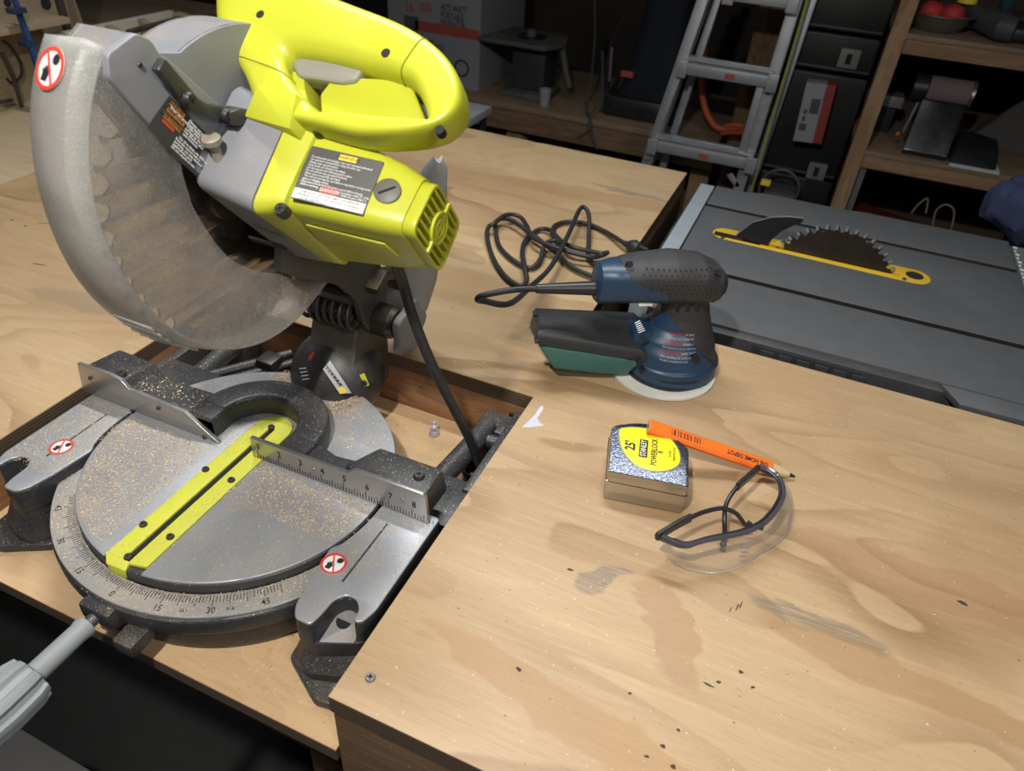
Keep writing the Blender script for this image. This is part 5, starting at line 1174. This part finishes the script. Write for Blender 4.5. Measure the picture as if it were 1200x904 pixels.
# --- blue bag
bb = thing('tool_bag', 'dark navy upright tool bag with a small red patch on the low shelf', 'bag', (-.55, 2.5, -.187))
R = []
for i, (z, hx, hy) in enumerate(((-.187, .105, .07), (-.15, .115, .085), (-.05, .09, .08), (.06, .075, .07), (.16, .07, .06), (.20, .055, .05))):
    R.append([V((-.525+.012*i*.3+hx*sup(2*math.pi*j/28, 3)[0], 2.46+hy*sup(2*math.pi*j/28, 3)[1], z+.006*math.sin(3*j+i))) for j in range(28)])
nav = mat('navy_cloth', (.006, .009, .02), .8, bmp=.5, bscale=400)
B().rings(R).obj('bag_body', nav, bb)
q = ay(735, 87, 2.378); B().box((q.x-.020, 2.374, q.z-.009), (q.x+.020, 2.384, q.z+.009), .001).obj('red_patch', mat('patch_red', (.35, .06, .04), .7), bb)
B().tube(cr([V((-.60, 2.385, .16)), V((-.65, 2.37, .05)), V((-.655, 2.36, -.08)), V((-.63, 2.36, -.15))], 6), .006, 6).obj('strap', M_['blackc'], bb)
B().tube([ay(717, 55, 2.36), ay(714, 95, 2.36)], .005, 8).obj('pull_rod', M_['steel'], bb)
B().hull([V((x, y, z)) for x in (-.66, -.41) for y in (2.36, 2.46) for z in (-.187, -.12)], .02).obj('bag_pocket', M_['blackc'], bb)
# --- ladder
LY = 2.13
ld = thing('stepladder', 'folded aluminium stepladder leaning between the low shelf and the black cases', 'ladder', (-.3, 2.15, FLZ))
alu = mat('ladder_aluminium', (.42, .44, .47), .38, .6, var=.1, dust=.1)
def rail(top, botm, y_top, y_bot, wd=.030, dp=.055, z_lo=FLZ, m=alu, name='rail'):
    p1 = ay(*top, y_top); p0 = ay(*botm, y_bot)
    d = (p1-p0); 
    lo2 = p0+d*((z_lo-p0.z)/d.z); hi = p1+d*.35
    F = frame(lo2, (1, 0, 0), (0, -.2, 0)); 
    h = B().hull([p+V((dx, dy, 0)) for p in (lo2, hi) for dx in (-wd/2, wd/2) for dy in (0, dp)], .003)
    return h.obj(name, m, ld)
rail((823, 0), (768, 160), LY, LY); rail((933, 0), (872, 200), LY, LY)
# flared lower section
def fl2(a, b, wd=.02, y=LY-.012, m=alu, name='flared_rail'):
    p = ay(*a, y); q = ay(*b, y); d = q-p; q = p+d*1.0
    B().hull([s+V((dx, dy, 0)) for s in (p, q) for dx in (-wd/2, wd/2) for dy in (0, .03)], .002).obj(name, m, ld)
fl2((796, 85), (757, 188)); fl2((893, 95), (866, 190)); 
rail((840, 0), (788, 160), LY+.12, LY+.12, .022, .03, m=M_['steel'] if False else alu, name='rear_rail'); rail((952, 0), (886, 200), LY+.12, LY+.12, .022, .03, name='rear_rail')
rail((944, 5), (893, 180), LY+.03, LY+.03, .005, .02, m=mat('label_strip_yellow', (.35, .33, .03), .6), name='label_strip')
for (a, b, lab) in (((800, 79), (905, 98), 1), ((765, 170), (880, 194), 2), ((855, -6), (930, 3), 0)):
    p = ay(*a, LY-.02); q = ay(*b, LY-.02); z = (p.z+q.z)/2
    t = B().hull([V((x, y, zz)) for x in (p.x, q.x) for y, zz in ((LY-.025, z+.014), (LY-.025, z-.014), (LY+.05, z+.022), (LY+.05, z+.004), (LY+.0, z+.024))], .003)
    tr_ = t.obj('tread', alu, ld)
    for k in range(3): B().box((p.x+.004, LY-.02+.02*k, z+.0205), (q.x-.004, LY-.012+.02*k, z+.0255), .001).obj('tread_rib', alu, tr_)
    for x in (p.x, q.x): B().box((x-.014, LY-.034, z-.022), (x+.014, LY-.024, z+.022), .003).obj('bracket', alu, tr_)
    if lab: B().box(((p.x+q.x)/2-.004, LY-.0275, z-.006), ((p.x+q.x)/2+.022, LY-.0255, z+.006)).obj('red_sticker', mat('patch_red', (.35, .06, .04), .7), tr_)
B().hull([ay(u, v, LY+d) for u, v in ((851, 205), (858, 203), (868, 218), (862, 220)) for d in (0, .01)], .001).obj('brace', alu, ld)
B().box((ay(925, 0, LY).x-.01, LY-.02, ay(925, 0, LY).z-.01), (ay(925, 0, LY).x+.02, LY+.06, .32), .005).obj('blue_cap', mat('cap_blue', (.02, .03, .15), .5), ld)
# --- post behind ladder
q = ay(905, 20, 2.45); q2 = ay(868, 190, 2.45)
tag(recenter(B().box((-.250, 2.44, FLZ), (-.170, 2.53, 1.2), .004).obj('wooden_post', plywood('post_wood', (.17, .095, .045), (.13, .07, .035), (.08, .04, .02), specks=0, rough=.8, sc=2, axis=2))), 'brown wooden post standing behind the stepladder', 'post')
# --- orange hose
P = cr([ay(u, v, 2.36) for u, v in ((826, 55), (822, 80), (823, 110), (828, 132), (838, 148), (850, 152), (862, 150))], 6)
hz_ = thing('air_hose', 'coiled orange hose hanging behind the stepladder', 'hose', tuple(P[0]))
B().tube(P, .010, 10).obj('hose_run', mat('hose_orange', (.42, .09, .03), .5), hz_)
for k in range(3): B().tube(cr([ay(850-2*k, 148+4*k, 2.36), ay(862, 147+4*k, 2.35), ay(872, 150+3*k, 2.34)], 4), .008, 8).obj('hose_coil', mat('hose_orange', (.42, .09, .03), .5), hz_)
B().tube([ay(826, 55, 2.36), ay(822, 48, 2.36)], .012, 10).obj('hose_fitting', mat('brass', (.3, .22, .1), .4, .7), hz_)
# --- stack of black cases
cm_ = mat('case_black', (.007, .0075, .0075), .5, var=.3); cg = mat('latch_grey', (.18, .19, .18), .5)
cz = [(-.62, -.385), (-.385, -.235), (-.235, .055), (.055, .155), (.155, .26), (.26, .42)]
cyf = [2.30]*6
info = ['bottom', 'second from the bottom', 'tall one in the middle', 'slim one above the tall case', 'fifth one up', 'top one']
for i, ((za, zb_), nm) in enumerate(zip(cz, info)):
    c = thing('tool_case', 'black plastic tool case, %s of the stack beside the stepladder' % nm, 'tool case', (-.02, 2.5, za), 'black tool cases stacked by the ladder')
    B().box((-.160, 2.30, za+.003), (.094, 2.68, zb_-.003), .012).obj('shell', cm_, c)
    if i: B().box((-.155, 2.294, za+.010), (.090, 2.305, za+.015), .001).obj('seam_rim', mat('rim_worn', (.06, .062, .062), .5), c)
    if i: B().box((-.155, 2.297, zb_-.012), (.02, 2.305, zb_-.006), .001).obj('seam_rim', mat('rim_worn', (.06, .062, .062), .5), c)
    if i in (4, 1):
        u, v = ((995, 69) if i == 4 else (957, 201)); q = ay(u, v, 2.29)
        L = B().hull([q+V((x, y, z)) for x in (-.026, .026) for y in (-.004, .012) for z in (-.024, .024)], .003).obj('latch', cg, c, label='grey case latch')
        B().box((q.x-.008, q.y-.006, q.z-.013), (q.x+.006, q.y-.003, q.z+.013)).obj('latch_slot', M_['void'], L)
# white and red carton
c = thing('printed_carton', 'white and red product box standing upright in front of the black cases', 'carton', (0, 2.24, -.16))
p = [ay(u, v, 2.22) for u, v in ((946, 99), (970, 97), (952, 168), (929, 165))]
Fc = frame(p[3], p[2]-p[3], p[0]-p[3]); wc = (p[2]-p[3]).length; hc = (p[0]-p[3]).length
hc = ((p[0]-p[3]).length+(p[1]-p[2]).length)/2
B().box((0, 0, -.05), (wc, hc, 0), .002, M=Fc).obj('box', mat('carton_dull_white', (.24, .24, .26), .7), c)
B().box((wc, 0, -.05), (wc+.024, hc, -.001), .002, M=Fc).obj('red_side', mat('carton_dark_red', (.22, .03, .02), .7), c)
for (a, b2, c2, d2) in ((.45, .5, .9, .75), (.2, .48, .35, .56), (.2, .36, .35, .45), (.12, .2, .5, .32)): B().box((wc*a, hc*b2, 0), (wc*c2, hc*d2, .001), M=Fc).obj('printed_picture', mat('print_grey', (.06, .06, .07), .8), c)
# low hose-reel ring in front of the cases
q = ay(918, 218, 2.2)
t = thing('wheeled_caddy', 'dark round reel with a small yellow block beside the foot of the stepladder', 'reel', (q.x, 2.2, q.z-.08))
B().tube([V((q.x-.01+.055*math.cos(a), 2.2, q.z-.01+.055*math.sin(a))) for a in [2*math.pi*i/32 for i in range(33)]], .004, 8, False).obj('reel_ring', mat('dull_grey', (.06, .06, .065), .5), t)
B().box((q.x-.05, 2.19, q.z-.10), (q.x+.04, 2.28, q.z-.02), .01).obj('reel_body', mat('dull_grey', (.06, .06, .065), .5), t)
q3 = ay(897, 214, 2.18); B().box((q3.x-.012, 2.17, q3.z-.006), (q3.x+.014, 2.19, q3.z+.007), .001).obj('yellow_block', M_['yellow_print'], t)
# --- shelving unit on the right
su = thing('shelving_unit', 'open pine shelving unit at the right with tools on its shelves', 'shelving', (.6, 2.3, FLZ))
SYF = 2.1
B().box((.098, SYF, FLZ), (.136, SYF+.085, 1.0), .003).obj('upright', M_['pine_z'], su)
B().box((.098, SYF+.70, FLZ), (.136, SYF+.785, 1.0), .003).obj('upright', M_['pine_z'], su)
B().box((1.42, SYF, FLZ), (1.458, SYF+.085, 1.0), .003).obj('upright', M_['pine_z'], su); B().box((1.42, SYF+.7, FLZ), (1.458, SYF+.785, 1.0), .003).obj('upright', M_['pine_z'], su)
for z in (.206, -.074, -.42):
    B().box((.098 if z > -.3 else .138, SYF+.002, z-.012), (1.42, SYF+.75, z), .002).obj('shelf', shelfm, su)
    B().box((.137, SYF+.004, z-.045), (1.42, SYF+.03, z-.0125), .003).obj('shelf_beam', M_['pine'], su)
B().box((.145, SYF+.76, -.40), (1.42, SYF+.775, 1.0), .001).obj('back_panel', mat('panel_dark_wood', (.05, .032, .02), .8, var=.3), su)
B().box((.140, SYF+.02, -.41), (.155, SYF+.6, -.12), .001).obj('side_panel', mat('panel_grey', (.10, .105, .11), .6), su)
# bowl with red balls
sz = .206
bw = ay(1098, 27, SYF+.12)
bx_, by_ = bw.x, SYF+.10
b = B().lathe([(.0, 0), (.045, 0), (.062, .018), (.070, .036), (.078, .038), (.078, .040), (.068, .040), (.060, .020), (.043, .004), (0, .004)], Matrix.Translation((bx_, by_, sz)), 32)
tag(recenter(b.obj('metal_bowl', mat('dull_steel', (.25, .24, .23), .35, .8))), 'shallow metal bowl on the top shelf, holding two red rolls', 'bowl')
for k, (dx, dy, lb) in enumerate(((-.022, .012, 'crumpled red ball in the metal bowl, on the left'), (.024, .0, 'crumpled red ball in the metal bowl, on the right'))):
    b = B().ball((bx_+dx, by_+dy, sz+.038), .027, (1.05, 1, .85), n=20)
    for v in b.bm.verts: v.co += (v.co-V((bx_+dx, by_+dy, sz+.038))).normalized()*mnoise.noise(v.co*90)*.004
    tag(recenter(b.obj('red_ball', mat('ball_red', (.45, .03, .035), .6, bmp=.4, bscale=500))), lb, 'ball')
# long dark tool
tl_ = thing('heat_gun', 'long dark power tool lying across the top shelf beside the metal bowl', 'power tool', tuple(ay(1140, 30, SYF+.1)))
p0 = ay(1130, 4, SYF+.19); p1 = ay(1153, 18, SYF+.12); p2 = ay(1178, 34, SYF+.05)
z_of = lambda p, h: V((p.x, p.y, sz+h))
b = B().tube([z_of(p0, .045), z_of(p0.lerp(p1, .5), .040), z_of(p1, .035), z_of(p2, .030), z_of(p2+V((.02, -.005, 0)), .030)], [.020, .024, .026, .030, .026], 16); b.obj('barrel', mat('tool_dull_grey', (.05, .052, .055), .6), tl_)
b = B().tube([z_of(p1, .035), z_of(p1+V((-.02, .09, 0)), .02)], [.02, .016], 12); b.obj('grip', M_['blackc'], tl_)
q = ay(1134, 0, SYF+.15); tag(recenter(B().lathe([(0, 0), (.014, 0), (.022, .004), (.022, .03), (0, .03)], Matrix.Translation((q.x, q.y, q.z-.01)), 20).obj('yellow_cap', M_['yellow_print'])), 'small yellow round cap above the long dark tool', 'cap')
q = ay(1178, 10, SYF+.16); tag(recenter(B().lathe([(0, 0), (.010, 0), (.011, .05), (.016, .06), (.016, .14), (0, .14)], Matrix.Translation((q.x, q.y, sz)), 16).obj('screwdriver', mat('dark_teal', (.02, .06, .07), .4))), 'dark teal handled tool standing at the back of the top shelf', 'hand tool')
for k, (u, lb) in enumerate(((1192, 'black rounded case on the top shelf at the right edge'), (1216, 'second black rounded case beyond the right edge'))):
    if k: continue
    q = ay(u, 30, SYF+.1); tag(recenter(B().hull([V((q.x+x, q.y+y, sz+z)) for x in (-.03, .10) for y in (-.04, .08) for z in (0, .035)], .012, 3).obj('rounded_case', M_['blackc'])), lb, 'case')
# belt sander machine on middle shelf
mz = -.074
bsn = thing('belt_sander', 'black bench belt sander with a pale pinkish belt drum on the middle shelf', 'power tool', (.26, 2.2, mz))
def m_(u, v, y): return ay(u, v, y)
c0_ = m_(1087, 107, SYF+.10); c1_ = m_(1137, 112, SYF+.10)
zc = (c0_.z+c1_.z)/2
B().cyl((c0_.x, SYF+.12, zc), (c1_.x, SYF+.12, zc), .032, n=30).obj('belt_drum', mat('belt_pink', (.17, .125, .12), .85, bmp=.4), bsn, label='pinkish abrasive belt over the drum')
B().cyl((c0_.x-.035, SYF+.12, zc), (c0_.x-.002, SYF+.12, zc), .033, n=26).obj('motor_cap', M_['blackc'], bsn)
B().cyl((c1_.x+.001, SYF+.12, zc), (c1_.x+.008, SYF+.12, zc), .034, n=26).obj('drum_flange', M_['steel'], bsn)
B().hull([V(p) for p in ((c0_.x-.005, SYF+.09, zc-.02), (c1_.x, SYF+.09, zc-.02), (c0_.x-.012, SYF+.03, mz+.012), (c1_.x-.004, SYF+.03, mz+.012), (c0_.x-.012, SYF+.03, mz), (c1_.x-.004, SYF+.03, mz), (c0_.x, SYF+.2, mz), (c1_.x, SYF+.2, mz), (c0_.x, SYF+.16, zc), (c1_.x, SYF+.16, zc))], .003).obj('sander_body', mat('glossy_black', (.012, .012, .013), .25), bsn)
B().tube([m_(1076, 120, SYF+.06), m_(1058, 155, SYF+.05)], .004, 8).obj('tension_rod', M_['steel'], bsn); B().ball(m_(1052, 157, SYF+.05), .006, n=12).obj('rod_tip', mat('amber', (.4, .12, .01), .4), bsn)
P = cr([m_(u, v, SYF+.5) for u, v in ((1075, 95), (1090, 78), (1082, 66), (1065, 60), (1050, 64), (1046, 78), (1050, 90), (1060, 93), (1075, 85), (1100, 75))], 6)
tag(recenter(B().tube(P, .004, 8).obj('cable', M_['rubber'])), 'black cable loop hanging behind the belt sander', 'cable')
q = m_(1035, 117, SYF+.2); v_ = thing('drill_press_vise', 'small pale metal vise on the middle shelf behind the pine upright', 'vise', (q.x, q.y, mz))
B().hull([V((q.x+x, q.y+y, q.z+z)) for x in (-.045, .05) for y in (-.02, .05) for z in (-.012, .016)], .003).obj('vise_jaw', mat('pale_metal', (.22, .22, .22), .5, .4), v_)
B().box((q.x-.04, q.y, mz), (q.x+.04, q.y+.05, q.z-.012), .002).obj('vise_base', M_['blackc'], v_)
nbk = thing('notebook', 'black pouch lying on a white notebook at the front of the middle shelf', 'notebook', (.37, 2.15, mz))
a = m_(1110, 198, SYF+.0); c_ = m_(1170, 205, SYF+.0)
B().box((a.x, SYF-.005, mz), (c_.x, SYF+.14, mz+.008), .001).obj('pages', mat('page_white', (.45, .45, .46), .7), nbk)
pbg = B().hull([V((x, y, z)) for x, y, z in ((a.x-.005, SYF-.003, mz+.009), (c_.x-.01, SYF-.003, mz+.009), (a.x-.005, SYF+.14, mz+.009), (c_.x, SYF+.14, mz+.009), (a.x+.01, SYF+.03, mz+.035), (c_.x-.01, SYF+.05, mz+.04), (a.x+.02, SYF+.13, mz+.06), (c_.x-.01, SYF+.13, mz+.05))], .004)
tag(recenter(pbg.obj('black_pouch', M_['blackc'])), 'black leather pouch on the white notebook beside the belt sander', 'pouch'); nbk['label'] = 'white notebook under the black pouch at the front of the middle shelf'
q = m_(1178, 170, SYF+.25)
b = B().hull([V((q.x+x, q.y+y, z)) for x, y, z in ((-.10, 0, mz), (.08, -.04, mz), (-.08, .1, mz), (.09, .12, mz), (.0, .05, mz+.115), (.05, .06, mz+.13), (-.04, .02, mz+.06), (.08, .05, mz+.05))], .012, 3)
tag(recenter(b.obj('grey_sack', mat('sack_grey', (.07, .068, .066), .9, bmp=.5, bscale=200))), 'slumped grey cloth sack at the right end of the middle shelf', 'sack')
# lower shelf contents
b = B().hull([V((x, y, z)) for x, y, z in ((.15, 2.16, -.27), (.36, 2.16, -.30), (.15, 2.3, -.27), (.36, 2.3, -.3), (.15, 2.16, -.42), (.36, 2.16, -.42), (.15, 2.3, -.42), (.36, 2.3, -.42))], .01)
tag(recenter(b.obj('red_toolbox', mat('dull_red', (.16, .025, .02), .5))), 'dull red box on the lower shelf behind the table saw', 'box')
bgp = thing('paper_bag', 'brown paper bag with twisted handles on the lower shelf', 'bag', (.33, 2.2, -.42))
B().hull([V((x, y, z)) for x in (.27, .40) for y in (2.105, 2.152) for z in (-.418, -.305)], .003).obj('bag_body', mat('kraft', (.10, .07, .035), .8), bgp)
for (pp_) in (((1093, 265), (1097, 247), (1108, 240), (1118, 247), (1115, 268)), ((1068, 250), (1076, 240), (1087, 233), (1085, 250))):
    B().tube(cr([ay(u, v, 2.13) for u, v in pp_], 6), .0022, 6).obj('bag_handle', mat('twine', (.22, .17, .11), .8), bgp)
# blue cloth at the right
b = B()
q = ay(1190, 250, 1.62)
b.ball((q.x+.04, 1.66, q.z-.0), .075, (1.1, .8, .8), n=36)
for v in b.bm.verts:
    n_ = mnoise.noise(v.co*22); v.co += V((0, 0, 1))*n_*.02+(v.co-V((q.x+.04, 1.66, q.z))).normalized()*(abs(mnoise.noise(v.co*35))*.022)
clo = thing('blue_cloth', 'crumpled dark blue cloth draped over a stand behind the right end of the table saw', 'cloth', (q.x+.04, 1.66, FLZ))
b.obj('cloth', mat('cloth_blue', (.035, .045, .11), .85, bmp=.4, bscale=300), clo); B().cyl((q.x+.04, 1.66, FLZ), (q.x+.04, 1.66, q.z-.03), .03, n=14).obj('stand', M_['blackc'], clo)
# --- left: neighbouring bench with wall cabinet and jig rack
tanb = plywood('pale_panel', (.30, .235, .15), (.26, .2, .125), (.2, .14, .08), specks=.3, rough=.7, sc=1.5, axis=1)
sb2 = thing('side_bench', 'pale side bench beyond the left end of the main bench', 'workbench', (-1.8, 1.0, FLZ))
B().box((-2.6, -.2, -.05), (-1.245, 2.2, -.012), .003).obj('bench_top', plywood('side_ply', (.48, .37, .24), (.42, .32, .2), (.3, .2, .11), specks=.6, rough=.6), sb2)
for x in (-2.5, -1.35):
    for y in (-.1, 2.1): B().box((x-.04, y-.04, FLZ), (x+.04, y+.04, -.05), .003).obj('leg', M_['pine_z'], sb2)
LX = -1.62
cab = thing('jig_cabinet', 'tan plywood tool cabinet with a shelf and hanging tools at the upper left', 'cabinet', (LX, 1.0, -.012))
def lx(u, v, x=LX): return ax(u, v, x)
def vpan(y0_, y1_, z0_, z1_, x=LX, th=.018, name='panel', m=tanb, par=cab): return B().box((x-th, y0_, z0_), (x, y1_, z1_), .001).obj(name, m, par)
pA = lx(0, 100); pB = lx(78, 45); ye = lx(80, 12).y
y_l = lx(0, 60).y-.1
vpan(y_l-.3, ye, -.012, .62)
s0 = lx(40, 26, LX+.09)
B().box((LX, y_l-.3, s0.z-.012), (LX+.10, lx(80, 17, LX+.1).y, s0.z), .001).obj('cabinet_shelf', tanb, cab)
B().box((LX, lx(72, 30, LX).y, -.012), (LX+.012, lx(72, 30, LX).y+.014, .62), .001).obj('divider', M_['blackc'] if False else mat('dark_strip', (.05, .04, .03), .6), cab)
for (u, v, r) in ((53, 4, .012), (8, 3, .008), (42, 24, .014)): B().cyl(lx(u, v, LX-.001), lx(u, v, LX-.001)+V((.0025, 0, 0)), r, n=18).obj('peg_hole', M_['void'], cab)
# hanging black cables & clips on cabinet
P = cr([lx(u, v, LX+.02) for u, v in ((4, 48), (12, 54), (20, 66), (25, 78), (24, 90), (14, 97), (8, 92))], 6)
tag(recenter(B().tube(P, .003, 8).obj('cable', M_['rubber'])), 'black cable drooping on the tan cabinet at the left edge', 'cable')
for (a, b2) in (((2, 62), (16, 92)), ((16, 92), (33, 152)), ((0, 120), (14, 117))):
    tag(recenter(B().tube([lx(*a, LX+.03), lx(*b2, LX+.03)], .004, 8).obj('clamp_rod', M_['dsteel'])), {2: 'upper dark rod leaning on the tan cabinet', 16: 'lower dark rod leaning on the tan cabinet', 0: 'short level dark rod on the tan cabinet'}[a[0]], 'rod')
bc_ = thing('bar_clamp', 'blue bar clamp leaning against the tan cabinet', 'clamp', tuple(lx(45, 82, LX+.14)))
p0 = lx(46, 84, LX+.14); p1 = lx(15, -6, LX+.10); blu = mat('clamp_blue', (.03, .07, .20), .4, .3)
B().tube([p0, p1], .0065, 4).obj('bar', blu, bc_)
for (u, v) in ((20, 12), (34, 50)):
    q = lx(u, v, LX+.12); B().box((q.x-.012, q.y-.016, q.z-.005), (q.x+.012, q.y+.012, q.z+.005), .002).obj('clamp_jaw', mat('clamp_dark', (.015, .03, .08), .4), bc_)
# jig rack: tray with curved dividers running along the side
rk2 = thing('jig_rack', 'long tan rack with curved dividers and a pipe across it, behind the clear guard', 'rack', (-1.45, 1.5, -.012))
rx = -1.55
r0 = ax(88, 38, rx); r1 = ax(196, 12, rx)
vpan(r0.y-.05, r1.y+.02, (r0.z+r1.z)/2-.20, (r0.z+r1.z)/2, rx, .015, 'back_board', plywood('rack_pale', (.46, .42, .35), (.42, .38, .3), (.3, .26, .2), specks=.2, rough=.7, axis=1), rk2)
zt = (r0.z+r1.z)/2
for (u, v) in ((88, 40), (126, 32), (164, 24)):
    q = ax(u, v, rx)
    D = [(0, 0), (.0, -min(.20, zt+.004)), (.10, -min(.20, zt+.004)), (.10, -.09), (.085, -.045), (.05, -.012)]
    link('divider', plate(rp([V(p) for p in D], .006, 3), .015, Matrix(((1, 0, 0, rx), (0, 0, -1, q.y), (0, 1, 0, zt), (0, 0, 0, 1))), .001), tanb, rk2)
q = ax(196, 12, rx)
link('end_board', plate(rp([V(p) for p in [(0, 0), (.0, -min(.30, zt+.011)), (.13, -min(.30, zt+.011)), (.13, -.05), (.10, -.01)]], .015, 4), .018, Matrix(((1, 0, 0, rx), (0, 0, -1, q.y+.02), (0, 1, 0, zt), (0, 0, 0, 1))), .001), tanb, rk2)
p0 = ax(150, 38, rx+.11); p1 = ax(210, 22, rx+.11); B().cyl(p0, p1, .006, n=12).obj('pipe', M_['dsteel'], rk2)
B().box((rx-.015, r0.y-.05, -.012), (rx+.10, r1.y+.03, -.004), .001).obj('rack_base', tanb, rk2); B().box((rx-.013, r0.y-.04, -.004), (rx, r1.y, zt-.19), .001).obj('rack_riser', tanb, rk2)
q = ax(90, 20, -1.7); tag(recenter(B().hull([V((-1.75+x, q.y+y, z)) for x in (0, .02) for y, z in ((-.09, -.012), (.05, -.012), (-.02, .6), (-.12, .6))], .002).obj('leaning_board', plywood('leaning_board', (.36, .28, .18), (.3, .22, .14), (.2, .14, .09), specks=.2, rough=.7, axis=2))), 'tan board leaning behind the long rack', 'board')
# --- grey bin on the floor under the well, lower left
gb = thing('grey_bin', 'dull grey bin lid low under the bench at the lower left corner', 'bin', (-.5, .1, FLZ))
p = [az(u, v, -.45) for u, v in ((-60, 850), (20, 850), (110, 904), (60, 1000), (-120, 1000))]
B().hull([V((q.x, q.y, z)) for q in p for z in (-.47, -.45)], .006).obj('lid', mat('bin_grey', (.10, .10, .10), .7), gb)
B().hull([V((q.x*.96, q.y-.0, z)) for q in p for z in (FLZ, -.47)], .004).obj('tub', mat('bin_grey2', (.05, .05, .05), .7), gb)
